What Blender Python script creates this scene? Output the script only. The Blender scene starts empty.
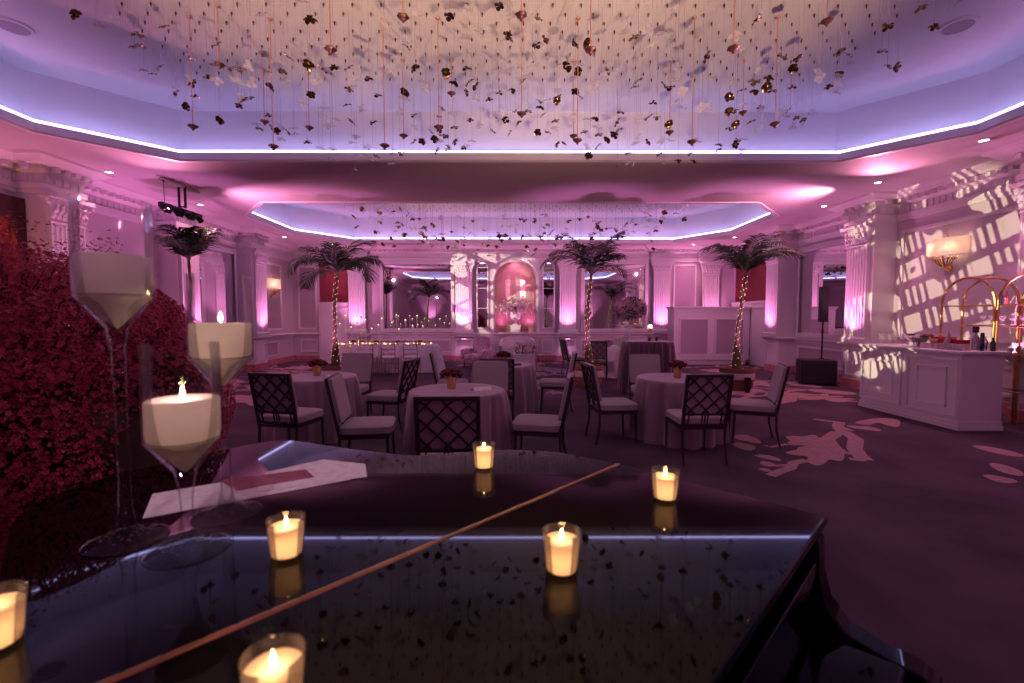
import bpy, bmesh, math, random
from mathutils import Vector, Matrix
R = math.radians
PI = math.pi
sc = bpy.context.scene
COL = sc.collection

# ------------------------------------------------------------------ camera
cam = bpy.data.cameras.new('camera')
cam.sensor_width = 36
cam.lens = 455 / 1024 * 36
cam.clip_start = 0.05
cam.dof.use_dof = True
cam.dof.focus_distance = 6.0
cam.dof.aperture_fstop = 2.8
cam_o = bpy.data.objects.new('camera', cam)
COL.objects.link(cam_o)
cam_o.location = (0, 0, 1.53)
cam_o.rotation_euler = (R(90 - 3.08), 0, -math.atan(2 / 455))
sc.camera = cam_o
# ------------------------------------------------------------------ world, exposure
w = bpy.data.worlds.new('world')
sc.world = w
w.use_nodes = True
w.node_tree.nodes['Background'].inputs[0].default_value = (0.02, 0.012, 0.02, 1)
w.node_tree.nodes['Background'].inputs[1].default_value = 0.2
sc.view_settings.view_transform = 'Standard'
sc.view_settings.look = 'None'
sc.view_settings.gamma = 1
sc.view_settings.use_curve_mapping = False
sc.view_settings.exposure = 0.0
sc.cycles.use_denoising = True
sc.cycles.sample_clamp_indirect = 3.0
sc.cycles.max_bounces = 8
sc.cycles.transparent_max_bounces = 24
sc.cycles.caustics_reflective = False
sc.cycles.caustics_refractive = False
sc.cycles.use_light_tree = True

PINK = (1.0, 0.26, 0.62)
HOTPINK = (1.0, 0.27, 0.66)
LILAC = (0.85, 0.42, 1.0)
WARM = (1.0, 0.72, 0.45)


def aim(o, target):
    d = Vector(target) - Vector(o.location)
    o.rotation_euler = d.to_track_quat('-Z', 'Y').to_euler()


def spot(name, loc, target, energy, color, angle=70, blend=0.6, radius=0.05):
    l = bpy.data.lights.new(name, 'SPOT')
    l.energy = energy; l.color = color
    l.spot_size = R(angle); l.spot_blend = blend; l.shadow_soft_size = radius
    o = bpy.data.objects.new(name, l)
    COL.objects.link(o); o.location = loc; aim(o, target)
    return o


def point(name, loc, energy, color, radius=0.02, parent=None):
    l = bpy.data.lights.new(name, 'POINT')
    l.energy = energy; l.color = color; l.shadow_soft_size = radius
    o = bpy.data.objects.new(name, l)
    COL.objects.link(o); o.location = loc
    if parent is not None: o.parent = parent
    return o


# ---- gobo projector spots: the light's own node tree cuts the beam into a pattern
def gobo_nodes(l, kind, scale, seed=0.0, rot=0.0):
    l.use_nodes = True
    nt = l.node_tree; N = nt.nodes; L = nt.links
    em = [n for n in N if n.type == 'EMISSION'][0]
    tc = N.new('ShaderNodeTexCoord')
    sp = N.new('ShaderNodeSeparateXYZ'); L.new(tc.outputs['Normal'], sp.inputs[0])
    def mth(op, a, b=None, c=None):
        n = N.new('ShaderNodeMath'); n.operation = op
        for i, v in enumerate((a, b, c)):
            if v is None: continue
            if isinstance(v, (int, float)): n.inputs[i].default_value = v
            else: L.new(v, n.inputs[i])
        return n.outputs[0]
    u = mth('MULTIPLY', mth('DIVIDE', sp.outputs[0], sp.outputs[2]), scale)
    v = mth('MULTIPLY', mth('DIVIDE', sp.outputs[1], sp.outputs[2]), scale)
    cb = N.new('ShaderNodeCombineXYZ'); L.new(u, cb.inputs[0]); L.new(v, cb.inputs[1]); cb.inputs[2].default_value = seed
    mp = N.new('ShaderNodeMapping'); L.new(cb.outputs[0], mp.inputs[0]); mp.inputs['Rotation'].default_value = (0, 0, rot)
    if kind == 'lattice':
        s2 = N.new('ShaderNodeSeparateXYZ'); L.new(mp.outputs[0], s2.inputs[0])
        U, V = s2.outputs[0], s2.outputs[1]
        nz = N.new('ShaderNodeTexNoise'); nz.inputs['Scale'].default_value = 0.55; L.new(mp.outputs[0], nz.inputs['Vector'])
        # panes: every row is cut by dark bars; columns alternate between wide panes and narrow slats
        row = mth('GREATER_THAN', mth('FRACT', mth('MULTIPLY', V, 0.95)), 0.30)
        wide = mth('GREATER_THAN', mth('FRACT', mth('MULTIPLY', U, 0.62)), 0.62)
        shift = mth('MULTIPLY', mth('FLOOR', mth('MULTIPLY', V, 0.95)), 0.37)
        wide = mth('GREATER_THAN', mth('FRACT', mth('ADD', mth('MULTIPLY', U, 0.55), shift)), 0.60)
        fine = mth('GREATER_THAN', mth('FRACT', mth('MULTIPLY', U, 3.1)), 0.50)
        edge = mth('GREATER_THAN', mth('FRACT', mth('ADD', mth('MULTIPLY', U, 0.55), shift)), 0.66)
        col = mth('MAXIMUM', edge, mth('MULTIPLY', fine, mth('SUBTRACT', 1.0, wide)))
        mask = mth('GREATER_THAN', nz.outputs[0], 0.47)
        val = mth('MULTIPLY', mth('MULTIPLY', row, col), mask)
    else:
        s2 = N.new('ShaderNodeSeparateXYZ'); L.new(mp.outputs[0], s2.inputs[0])
        val = 1.0
        for ang, fr, th, off in ((20, 0.9, 0.075, 0.13), (78, 0.7, 0.085, 0.42), (-38, 1.0, 0.06, 0.71), (-75, 0.62, 0.07, 0.25)):
            q = mth('ADD', mth('MULTIPLY', s2.outputs[0], math.cos(R(ang)) * fr), mth('MULTIPLY', s2.outputs[1], math.sin(R(ang)) * fr))
            q = mth('ABSOLUTE', mth('SUBTRACT', mth('FRACT', mth('ADD', q, off)), 0.5))
            val = mth('MULTIPLY', val, mth('GREATER_THAN', q, th))
    L.new(val, em.inputs['Strength'])


def gobo(name, loc, target, energy, color, angle, kind, scale, seed=0.0, rot=0.0, radius=0.01):
    o = spot(name, loc, target, energy, color, angle, 0.25, radius)
    gobo_nodes(o.data, kind, scale, seed, rot)
    return o


GOBO_A = gobo('gobo_spot', (-6.05, 8.6, 3.75), (7.85, 8.2, 1.95), 6800, (1.0, 0.86, 0.56), 19, 'lattice', 29.0, 5.2, R(-17))
GOBO_B = gobo('gobo_spot', (-5.8, 8.7, 3.75), (-0.9, 16, 2.45), 3000, (1.0, 0.88, 0.66), 20, 'branch', 13.0, 1.7, 0.3)

# pink fill wash: left pair at the lighting bar, right and rear ones added
for x, y, z, tx, ty, tz, e in ((-5.9, 8.7, 3.4, 1, 15, 1.7, 560), (6.4, 8.7, 3.7, -1, 15, 1.7, 560), (-6, 8.2, 3.4, -2, -2, 1.5, 200), (6.5, 8.2, 3.7, 2, -2, 1.5, 200),
                                (-5.5, -2.4, 3.0, -1, 8, 2.6, 100), (5.5, -2.4, 3.0, 1, 8, 2.6, 100)):
    spot('fill_wash', (x, y, z), (tx, ty, tz), e, (1.0, 0.31, 0.54), 130, 1.0, 0.02)
# warm spots added low behind the camera to tint the near recess ceiling
for x, tx, e in ((-3.2, -1.9, 1500), (3.2, 1.9, 1500), (1.6, 0.0, 1100)):
    spot('recess_fill_spot', (x, -0.6, 0.35), (tx, 4.9, 4.81), e, (1.0, 0.60, 0.36), 40, 1.0, 0.04)
spot('recess_fill_spot', (-6.3, 11.9, 0.35), (-0.3, 12.4, 4.81), 500, (1.0, 0.62, 0.40), 60, 1.0, 0.04)  # added likewise to warm the far recess ceiling
# soft pinkish spot added over the piano to brighten candles and glasses
spot('piano_fill_spot', (-0.2, -1.2, 3.9), (-0.72, 1.05, 1.4), 110, (1.0, 0.72, 0.74), 20, 0.9, 0.05)

# ------------------------------------------------------------------ materials
MATS = {}


def mat(name, color=(0.8, 0.8, 0.8), rough=0.5, metal=0.0, emit=None, estr=0.0, bump=None, noise=None,
        spec=0.5, coat=0.0, trans=None, sss=0.0, sheen=0.0):
    m = bpy.data.materials.new(name); m.use_nodes = True
    nt = m.node_tree; N = nt.nodes; L = nt.links
    b = N['Principled BSDF']
    b.inputs['Base Color'].default_value = (*color, 1)
    b.inputs['Roughness'].default_value = rough
    b.inputs['Metallic'].default_value = metal
    b.inputs['Specular IOR Level'].default_value = spec
    b.inputs['Coat Weight'].default_value = coat
    b.inputs['Coat Roughness'].default_value = 0.02
    b.inputs['Sheen Weight'].default_value = sheen
    if emit:
        b.inputs['Emission Color'].default_value = (*emit, 1)
        b.inputs['Emission Strength'].default_value = estr
    tc = N.new('ShaderNodeTexCoord')
    if noise:                      # (scale, second colour, low, high)
        nz = N.new('ShaderNodeTexNoise'); nz.inputs['Scale'].default_value = noise[0]; nz.inputs['Detail'].default_value = 5
        L.new(tc.outputs['Object'], nz.inputs['Vector'])
        cr = N.new('ShaderNodeValToRGB')
        cr.color_ramp.elements[0].position = noise[2]; cr.color_ramp.elements[1].position = noise[3]
        cr.color_ramp.elements[0].color = (*color, 1); cr.color_ramp.elements[1].color = (*noise[1], 1)
        L.new(nz.outputs['Fac'], cr.inputs[0]); L.new(cr.outputs[0], b.inputs['Base Color'])
    if bump:                       # (scale, strength)
        n2 = N.new('ShaderNodeTexNoise'); n2.inputs['Scale'].default_value = bump[0]; n2.inputs['Detail'].default_value = 4
        L.new(tc.outputs['Object'], n2.inputs['Vector'])
        bp = N.new('ShaderNodeBump'); bp.inputs['Strength'].default_value = bump[1]; bp.inputs['Distance'].default_value = 0.01
        L.new(n2.outputs['Fac'], bp.inputs['Height']); L.new(bp.outputs[0], b.inputs['Normal'])
    if sss:
        b.inputs['Subsurface Weight'].default_value = sss
        b.inputs['Subsurface Radius'].default_value = (0.03, 0.015, 0.008)
    if trans is not None:          # mix with a translucent closure
        out = N['Material Output']
        t = N.new('ShaderNodeBsdfTranslucent'); t.inputs[0].default_value = (*color, 1)
        mx = N.new('ShaderNodeMixShader'); mx.inputs[0].default_value = trans
        L.new(b.outputs[0], mx.inputs[1]); L.new(t.outputs[0], mx.inputs[2]); L.new(mx.outputs[0], out.inputs[0])
    MATS[name] = m
    return m


def clear_mat(name, tint=(1, 1, 1), rough=0.02, body=0.0, refl=1.0):
    """thin clear glass or acrylic: fresnel reflection over straight transmission"""
    m = bpy.data.materials.new(name); m.use_nodes = True
    nt = m.node_tree; N = nt.nodes; L = nt.links
    N.remove(N['Principled BSDF']); out = N['Material Output']
    tr = N.new('ShaderNodeBsdfTransparent'); tr.inputs[0].default_value = (*tint, 1)
    gl = N.new('ShaderNodeBsdfGlossy'); gl.inputs['Roughness'].default_value = rough
    lw = N.new('ShaderNodeLayerWeight'); lw.inputs[0].default_value = 0.25
    mu = N.new('ShaderNodeMath'); mu.operation = 'MULTIPLY'; mu.inputs[1].default_value = refl * 0.6; mu.use_clamp = True
    L.new(lw.outputs['Fresnel'], mu.inputs[0])
    mx = N.new('ShaderNodeMixShader'); L.new(mu.outputs[0], mx.inputs[0])
    L.new(tr.outputs[0], mx.inputs[1]); L.new(gl.outputs[0], mx.inputs[2])
    last = mx
    if body:
        df = N.new('ShaderNodeBsdfDiffuse'); df.inputs[0].default_value = (0.9, 0.88, 0.9, 1)
        tl = N.new('ShaderNodeBsdfTranslucent'); tl.inputs[0].default_value = (0.9, 0.88, 0.9, 1)
        m1 = N.new('ShaderNodeMixShader'); m1.inputs[0].default_value = 0.5
        L.new(df.outputs[0], m1.inputs[1]); L.new(tl.outputs[0], m1.inputs[2])
        m2 = N.new('ShaderNodeMixShader'); m2.inputs[0].default_value = body
        L.new(mx.outputs[0], m2.inputs[1]); L.new(m1.outputs[0], m2.inputs[2])
        last = m2
    L.new(last.outputs[0], out.inputs[0])
    MATS[name] = m
    return m


mat('paint', (0.72, 0.66, 0.70), 0.45, bump=(30, 0.03))
mat('wall_paint', (0.58, 0.49, 0.55), 0.6, bump=(40, 0.04))
mat('panel_paint', (0.40, 0.31, 0.37), 0.6, bump=(40, 0.04))
mat('ceiling_paint', (0.60, 0.52, 0.56), 0.75, bump=(20, 0.03))
mat('recess_paint', (0.78, 0.76, 0.80), 0.8, bump=(20, 0.02))
mat('red_wall', (0.15, 0.015, 0.03), 0.7, noise=(6, (0.20, 0.025, 0.04), 0.3, 0.7))
mat('led', (1, 1, 1), 0.5, emit=(0.48, 0.44, 1.0), estr=9)
mat('skirting_carpet', (0.42, 0.13, 0.16), 0.95, noise=(8, (0.50, 0.20, 0.22), 0.35, 0.65))
mat('carpet', (0.070, 0.045, 0.066), 0.97, noise=(1.3, (0.125, 0.085, 0.11), 0.35, 0.75), bump=(220, 0.5), spec=0.1)
mat('carpet_flower', (0.36, 0.20, 0.22), 0.97, noise=(14, (0.44, 0.28, 0.28), 0.3, 0.7), bump=(220, 0.5), spec=0.1)
mat('carpet_pale', (0.26, 0.185, 0.24), 0.97, noise=(9, (0.34, 0.25, 0.31), 0.3, 0.7), bump=(220, 0.5), spec=0.1)
mat('mirror', (0.86, 0.84, 0.88), 0.015, 1.0)
mat('niche_gold', (0.50, 0.29, 0.30), 0.35, 0.45, noise=(3, (0.62, 0.42, 0.38), 0.3, 0.7))
mat('stone', (0.78, 0.74, 0.76), 0.5, bump=(25, 0.1))
mat('fabric', (0.36, 0.28, 0.31), 0.9, bump=(160, 0.25), sheen=0.2)
mat('chair_frame', (0.035, 0.022, 0.022), 0.35, bump=(60, 0.1))
mat('mauve_cloth', (0.25, 0.155, 0.20), 0.6, bump=(120, 0.1), sheen=0.4)
mat('plum_cloth', (0.11, 0.055, 0.085), 0.6, bump=(120, 0.1), sheen=0.4)
mat('white_cloth', (0.78, 0.72, 0.78), 0.8, bump=(120, 0.1))
mat('gold', (0.75, 0.48, 0.18), 0.25, 1.0, noise=(6, (0.85, 0.58, 0.25), 0.3, 0.7))
mat('brass', (0.46, 0.29, 0.13), 0.3, 1.0, noise=(12, (0.70, 0.45, 0.20), 0.3, 0.7))
mat('dark_gold', (0.34, 0.22, 0.09), 0.22, 0.95, noise=(10, (0.16, 0.09, 0.05), 0.3, 0.7))
mat('rose_gold', (0.62, 0.32, 0.24), 0.4, 0.6, noise=(5, (0.70, 0.40, 0.30), 0.3, 0.7))
mat('bronze_fan', (0.10, 0.035, 0.04), 0.4, 0.5, noise=(9, (0.2, 0.08, 0.08), 0.3, 0.7))
mat('piano_black', (0.003, 0.003, 0.004), 0.03, 0.0, spec=0.16)
mat('black_metal', (0.008, 0.007, 0.009), 0.6, 0.0, bump=(80, 0.1))
mat('black_cloth', (0.012, 0.010, 0.013), 0.9, bump=(120, 0.2))
mat('wax', (0.96, 0.84, 0.70), 0.55, trans=0.6)
mat('ivory_wax', (0.95, 0.90, 0.84), 0.45, trans=0.25)
mat('flame', (1, 0.8, 0.4), 0.5, emit=(1.0, 0.62, 0.24), estr=40)
mat('tea_glow', (1, 0.8, 0.4), 0.5, emit=(1.0, 0.60, 0.26), estr=3)
mat('small_flame', (1, 0.8, 0.4), 0.5, emit=(1.0, 0.66, 0.34), estr=9)
mat('fairy', (1, 0.8, 0.4), 0.5, emit=(1.0, 0.74, 0.28), estr=1.6)
mat('lamp_face', (1, 1, 1), 0.5, emit=(1.0, 0.80, 0.86), estr=14)
mat('shade', (0.95, 0.80, 0.66), 0.8, trans=0.6)
mat('paper', (0.80, 0.76, 0.76), 0.8, noise=(30, (0.70, 0.64, 0.66), 0.45, 0.6))
mat('card_red', (0.22, 0.02, 0.05), 0.6, noise=(20, (0.3, 0.05, 0.1), 0.4, 0.6))
mat('palm_leaf', (0.012, 0.035, 0.012), 0.5, noise=(5, (0.03, 0.06, 0.018), 0.3, 0.7), trans=0.12)
mat('palm_stem', (0.10, 0.09, 0.05), 0.6, noise=(12, (0.16, 0.12, 0.07), 0.3, 0.7))
mat('bark', (0.06, 0.035, 0.025), 0.9, noise=(20, (0.12, 0.07, 0.05), 0.3, 0.7), bump=(40, 0.6))
mat('basket', (0.16, 0.07, 0.05), 0.8, bump=(50, 0.6), noise=(25, (0.24, 0.11, 0.08), 0.3, 0.7))
mat('pot_band', (0.55, 0.40, 0.44), 0.6, bump=(50, 0.2))
mat('soil', (0.02, 0.012, 0.01), 0.95, bump=(60, 0.5))
mat('red_petals', (0.06, 0.002, 0.006), 0.7, noise=(30, (0.13, 0.005, 0.014), 0.3, 0.7))
mat('bush_petals', (0.34, 0.015, 0.07), 0.65, noise=(14, (0.55, 0.07, 0.16), 0.35, 0.7), trans=0.2)
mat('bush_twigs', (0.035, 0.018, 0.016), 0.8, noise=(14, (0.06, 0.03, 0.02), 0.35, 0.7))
mat('white_petals', (0.85, 0.80, 0.78), 0.7, noise=(14, (0.70, 0.62, 0.60), 0.35, 0.7), trans=0.2)
mat('blush_petals', (0.62, 0.36, 0.38), 0.7, noise=(9, (0.80, 0.62, 0.58), 0.35, 0.7), trans=0.2)
mat('leaf', (0.04, 0.07, 0.03), 0.6, noise=(14, (0.07, 0.11, 0.05), 0.35, 0.7))
mat('orange_curtain', (0.50, 0.10, 0.05), 0.8, noise=(3, (0.60, 0.16, 0.08), 0.35, 0.7))
mat('valance', (0.03, 0.008, 0.012), 0.8, noise=(9, (0.06, 0.02, 0.02), 0.35, 0.7))
mat('mauve_velvet', (0.42, 0.20, 0.30), 0.8, noise=(9, (0.62, 0.42, 0.5), 0.42, 0.6), sheen=0.4)
mat('cream', (0.66, 0.58, 0.60), 0.85, bump=(120, 0.2))
mat('silver', (0.80, 0.76, 0.78), 0.12, 1.0, noise=(6, (0.7, 0.66, 0.68), 0.3, 0.7))
mat('copper', (0.75, 0.32, 0.26), 0.18, 1.0, noise=(6, (0.8, 0.4, 0.32), 0.3, 0.7))
mat('red_box', (0.42, 0.008, 0.02), 0.5, bump=(40, 0.1))
mat('bottle_dark', (0.012, 0.02, 0.018), 0.08, coat=0.5)
mat('label_pale', (0.5, 0.42, 0.5), 0.6, noise=(30, (0.42, 0.36, 0.42), 0.4, 0.6))
mat('pink_glass', (0.75, 0.25, 0.25), 0.2, trans=0.5)
mat('blue_glass', (0.06, 0.08, 0.25), 0.15, trans=0.3)
clear_mat('glass', (0.985, 0.985, 0.99), refl=0.85)
clear_mat('votive_glass', (0.99, 0.97, 0.95), refl=1.3, body=0.025)
clear_mat('glassware', (0.98, 0.98, 0.98), refl=0.8, body=0.14)
clear_mat('acrylic', (0.94, 0.92, 0.97), rough=0.12, body=0.6, refl=1.2)
clear_mat('uplit_glass', (0.9, 0.88, 0.92), rough=0.1, body=0.8)  # pale body stands in for uplight caught by clear glass
clear_mat('thread', (0.75, 0.70, 0.78), rough=0.3, body=0.25)


# ------------------------------------------------------------------ mesh kit
class MB:
    def __init__(s):
        s.v = []; s.f = []; s.m = []; s.cur = 0
        s.T = Matrix()

    def add(s, vs, fs):
        b = len(s.v)
        s.v += [tuple(s.T @ Vector(p)) for p in vs]
        s.f += [tuple(b + i for i in f) for f in fs]
        s.m += [s.cur] * len(fs)

    def box(s, c, d, rz=0.0, taper=1.0):
        x, y, z = d[0] / 2, d[1] / 2, d[2] / 2
        vs = []
        cs, sn = math.cos(rz), math.sin(rz)
        for sx, sy, sz in ((-1, -1, -1), (1, -1, -1), (1, 1, -1), (-1, 1, -1), (-1, -1, 1), (1, -1, 1), (1, 1, 1), (-1, 1, 1)):
            t = taper if sz > 0 else 1.0
            px, py = sx * x * t, sy * y * t
            vs.append((c[0] + px * cs - py * sn, c[1] + px * sn + py * cs, c[2] + sz * z))
        s.add(vs, [(3, 2, 1, 0), (4, 5, 6, 7), (0, 1, 5, 4), (1, 2, 6, 5), (2, 3, 7, 6), (3, 0, 4, 7)])

    def lathe(s, prof, c=(0, 0, 0), n=24, cap=True, a0=0.0, a1=2 * PI, mod=None):
        full = abs(a1 - a0 - 2 * PI) < 1e-6
        k = n if full else n + 1
        vs = []
        for (r, z) in prof:
            for i in range(k):
                a = a0 + (a1 - a0) * i / n
                rr = r if mod is None else r * mod(a, z)
                vs.append((c[0] + rr * math.cos(a), c[1] + rr * math.sin(a), c[2] + z))
        fs = []
        for j in range(len(prof) - 1):
            for i in range(n):
                i2 = (i + 1) % k
                fs.append((j * k + i, j * k + i2, (j + 1) * k + i2, (j + 1) * k + i))
        if cap and full:
            if prof[0][0] > 1e-5: fs.append(tuple(reversed(range(k))))
            if prof[-1][0] > 1e-5: fs.append(tuple((len(prof) - 1) * k + i for i in range(k)))
        s.add(vs, fs)

    def tube(s, pts, r, n=8, cap=True):
        pts = [Vector(p) for p in pts]
        rs = r if isinstance(r, (list, tuple)) else [r] * len(pts)
        vs = []; up = None
        for i, p in enumerate(pts):
            d = (pts[min(i + 1, len(pts) - 1)] - pts[max(i - 1, 0)]).normalized()
            if up is None:
                up = Vector((0, 0, 1)) if abs(d.z) < 0.9 else Vector((1, 0, 0))
            a = d.cross(up).normalized(); b = a.cross(d).normalized(); up = b
            for k in range(n):
                t = 2 * PI * k / n
                q = p + (a * math.cos(t) + b * math.sin(t)) * rs[i]
                vs.append(tuple(q))
        fs = []
        for j in range(len(pts) - 1):
            for k in range(n):
                k2 = (k + 1) % n
                fs.append((j * n + k, j * n + k2, (j + 1) * n + k2, (j + 1) * n + k))
        if cap:
            fs.append(tuple(reversed(range(n)))); fs.append(tuple((len(pts) - 1) * n + k for k in range(n)))
        s.add(vs, fs)

    def bar(s, p0, p1, wd, th, side=(0, 0, 1)):
        """rectangular bar between two points: wd measured along 'side' cross dir"""
        p0 = Vector(p0); p1 = Vector(p1); d = (p1 - p0).normalized()
        a = d.cross(Vector(side)).normalized(); b = a.cross(d).normalized()
        vs = []
        for p in (p0, p1):
            for sa, sb in ((-1, -1), (1, -1), (1, 1), (-1, 1)):
                vs.append(tuple(p + a * sa * wd / 2 + b * sb * th / 2))
        s.add(vs, [(3, 2, 1, 0), (4, 5, 6, 7), (0, 1, 5, 4), (1, 2, 6, 5), (2, 3, 7, 6), (3, 0, 4, 7)])

    def prism(s, poly, z0, z1):
        n = len(poly)
        vs = [(p[0], p[1], z0) for p in poly] + [(p[0], p[1], z1) for p in poly]
        fs = [tuple(reversed(range(n))), tuple(range(n, 2 * n))]
        fs += [(i, (i + 1) % n, n + (i + 1) % n, n + i) for i in range(n)]
        s.add(vs, fs)

    def sweep(s, path, prof, closed=False):
        """profile of (offset into the room, z) swept along a plan polyline; the room is to the LEFT of the path"""
        n = len(path); rows = []
        for i in range(n):
            p = Vector(path[i]).to_2d() if len(path[i]) == 3 else Vector(path[i])
            def nrm(a, b):
                d = (Vector(b) - Vector(a)).normalized(); return Vector((-d.y, d.x))
            ns = []
            if i > 0 or closed: ns.append(nrm(path[i - 1], path[i]))
            if i < n - 1 or closed: ns.append(nrm(path[i], path[(i + 1) % n]))
            if len(ns) == 2:
                m = (ns[0] + ns[1])
                m = m / max(1e-6, (1 + ns[0].dot(ns[1])))
            else: m = ns[0]
            rows.append([(p.x + m.x * d, p.y + m.y * d, z) for d, z in prof])
        k = len(prof); vs = [q for r in rows for q in r]; fs = []
        for i in range(n if closed else n - 1):
            i2 = (i + 1) % n
            for j in range(k - 1):
                fs.append((i * k + j, i2 * k + j, i2 * k + j + 1, i * k + j + 1))
        s.add(vs, fs)

    def blob(s, c, r, sub=1, jit=0.0, rng=random, sq=(1, 1, 1)):
        t = (1 + 5 ** 0.5) / 2
        vs = [Vector(p).normalized() for p in ((-1, t, 0), (1, t, 0), (-1, -t, 0), (1, -t, 0), (0, -1, t), (0, 1, t), (0, -1, -t), (0, 1, -t), (t, 0, -1), (t, 0, 1), (-t, 0, -1), (-t, 0, 1))]
        fs = [(0, 11, 5), (0, 5, 1), (0, 1, 7), (0, 7, 10), (0, 10, 11), (1, 5, 9), (5, 11, 4), (11, 10, 2), (10, 7, 6), (7, 1, 8), (3, 9, 4), (3, 4, 2), (3, 2, 6), (3, 6, 8), (3, 8, 9), (4, 9, 5), (2, 4, 11), (6, 2, 10), (8, 6, 7), (9, 8, 1)]
        for _ in range(sub):
            mid = {}; nf = []
            def md(a, b):
                k = (min(a, b), max(a, b))
                if k not in mid:
                    vs.append(((vs[a] + vs[b]) / 2).normalized()); mid[k] = len(vs) - 1
                return mid[k]
            for a, b, c2 in fs:
                x, y, z = md(a, b), md(b, c2), md(c2, a)
                nf += [(a, x, z), (b, y, x), (c2, z, y), (x, y, z)]
            fs = nf
        out = []
        for v in vs:
            k = r * (1 + rng.uniform(-jit, jit))
            out.append((c[0] + v.x * k * sq[0], c[1] + v.y * k * sq[1], c[2] + v.z * k * sq[2]))
        s.add(out, fs)

    def build(s, name, mats, parent=None, loc=None, rz=0.0, smooth=35, bevel=0.0):
        me = bpy.data.meshes.new(name)
        me.from_pydata(s.v, [], s.f)
        if not isinstance(mats, (list, tuple)): mats = [mats]
        for m in mats: me.materials.append(MATS[m])
        if len(mats) > 1: me.polygons.foreach_set('material_index', s.m)
        me.update()
        if smooth:
            me.shade_smooth(); me.set_sharp_from_angle(angle=R(smooth))
        o = bpy.data.objects.new(name, me)
        COL.objects.link(o)
        if parent is not None: o.parent = parent
        if loc is not None: o.location = loc
        o.rotation_euler.z = rz
        if bevel:
            bv = o.modifiers.new('bevel', 'BEVEL'); bv.width = bevel; bv.segments = 2; bv.limit_method = 'ANGLE'; bv.angle_limit = R(40); bv.harden_normals = True
        return o


def tag(o, label=None, cat=None, group=None, kind=None):
    if label: o['label'] = label
    if cat: o['category'] = cat
    if group: o['group'] = group
    if kind: o['kind'] = kind
    return o


def thing(name, label, cat, loc=(0, 0, 0), rz=0.0, group=None):
    o = bpy.data.objects.new(name, None); COL.objects.link(o)
    o.empty_display_size = 0.1
    o.location = loc; o.rotation_euler.z = rz
    return tag(o, label, cat, group)


def struct(o): return tag(o, kind='structure')


def dup(root, loc, rz=0.0, label=None, group=None, scale=None):
    def cp(o, par):
        c = o.copy(); COL.objects.link(c)
        if par is not None: c.parent = par
        for ch in [x for x in KIDS.get(o, [])]: cp(ch, c)
        return c
    KIDS = {}
    stack = [root]
    while stack:
        q = stack.pop(); KIDS[q] = list(q.children); stack += KIDS[q]
    c = cp(root, None)
    c.location = loc; c.rotation_euler.z = rz
    if scale: c.scale = (scale,) * 3
    if label: c['label'] = label
    if group: c['group'] = group
    return c


def rect(x0, x1, y0, y1): return [(x0, y0), (x1, y0), (x1, y1), (x0, y1)]


# ------------------------------------------------------------------ room shell
XL, XR, YB, YF, ZC, ZT = -7.6, 7.85, 16.0, -3.0, 3.98, 4.81
RAIL = 0.95
m = MB()
m.add([(XL - .3, YF - .3, 0), (XR + .3, YF - .3, 0), (XR + .3, YB + .5, 0), (XL - .3, YB + .5, 0)], [(0, 1, 2, 3)])


# carpet pattern: flower sprays woven into the carpet, part of the floor
def motif(m, cx, cy, a, s, seed, mi=1, z=0.0015):
    rng = random.Random(seed); m.cur = mi
    def P(x, y):
        ca, sa = math.cos(a), math.sin(a)
        return (cx + s * (x * ca - y * sa), cy + s * (x * sa + y * ca), z + rng.uniform(0, .0004))
    def strip(pts, wd):
        L = []; Rr = []
        for i, p in enumerate(pts):
            q = pts[min(i + 1, len(pts) - 1)]; o = pts[max(i - 1, 0)]
            dx, dy = q[0] - o[0], q[1] - o[1]; l = math.hypot(dx, dy) or 1
            w2 = wd * (1 - 0.5 * i / len(pts)) / 2
            L.append(P(p[0] - dy / l * w2, p[1] + dx / l * w2)); Rr.append(P(p[0] + dy / l * w2, p[1] - dx / l * w2))
        n = len(pts)
        m.add(L + Rr, [(n + i, n + i + 1, i + 1, i) for i in range(n - 1)])
    def leaf(x, y, an, l, wd):
        n = 5; pts = []
        for i in range(n + 1):
            t = i / n; pts.append((t * l, math.sin(PI * t) ** 0.7 * wd / 2))
        pts += [(t * l, -math.sin(PI * t) ** 0.7 * wd / 2) for t in [(n - i) / n for i in range(1, n)]]
        c2, s2 = math.cos(an), math.sin(an)
        m.add([P(x + px * c2 - py * s2, y + px * s2 + py * c2) for px, py in pts], [tuple(range(len(pts)))])
    br = [(0, 0), (.25, .12), (.5, .10), (.75, .25), (1.0, .22), (1.25, .38), (1.5, .30)]
    strip(br, .09)
    strip([(.5, .10), (.6, -.15), (.8, -.28), (1.05, -.30)], .07)
    strip([(1.0, .22), (1.05, .5), (.95, .72), (.75, .8)], .07)
    for (x, y) in ((.95, -.05), (.35, .42)):
        for k in range(5):
            leaf(x, y, k * 2 * PI / 5 + rng.random(), rng.uniform(.26, .34), .24)
    for k in range(9):
        x, y = br[rng.randrange(1, 7)]
        leaf(x + rng.uniform(-.1, .1), y + rng.uniform(-.1, .1), rng.uniform(0, 2 * PI), rng.uniform(.25, .42), .11)
    for k in range(4): leaf(1.05 + .02 * k, -.30 + .04 * k, -1.0 + .5 * k, .36, .10)
    for k in range(4): leaf(-.02, .02 * k, PI - .8 + .45 * k, .38, .11)
    m.cur = 0


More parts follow.
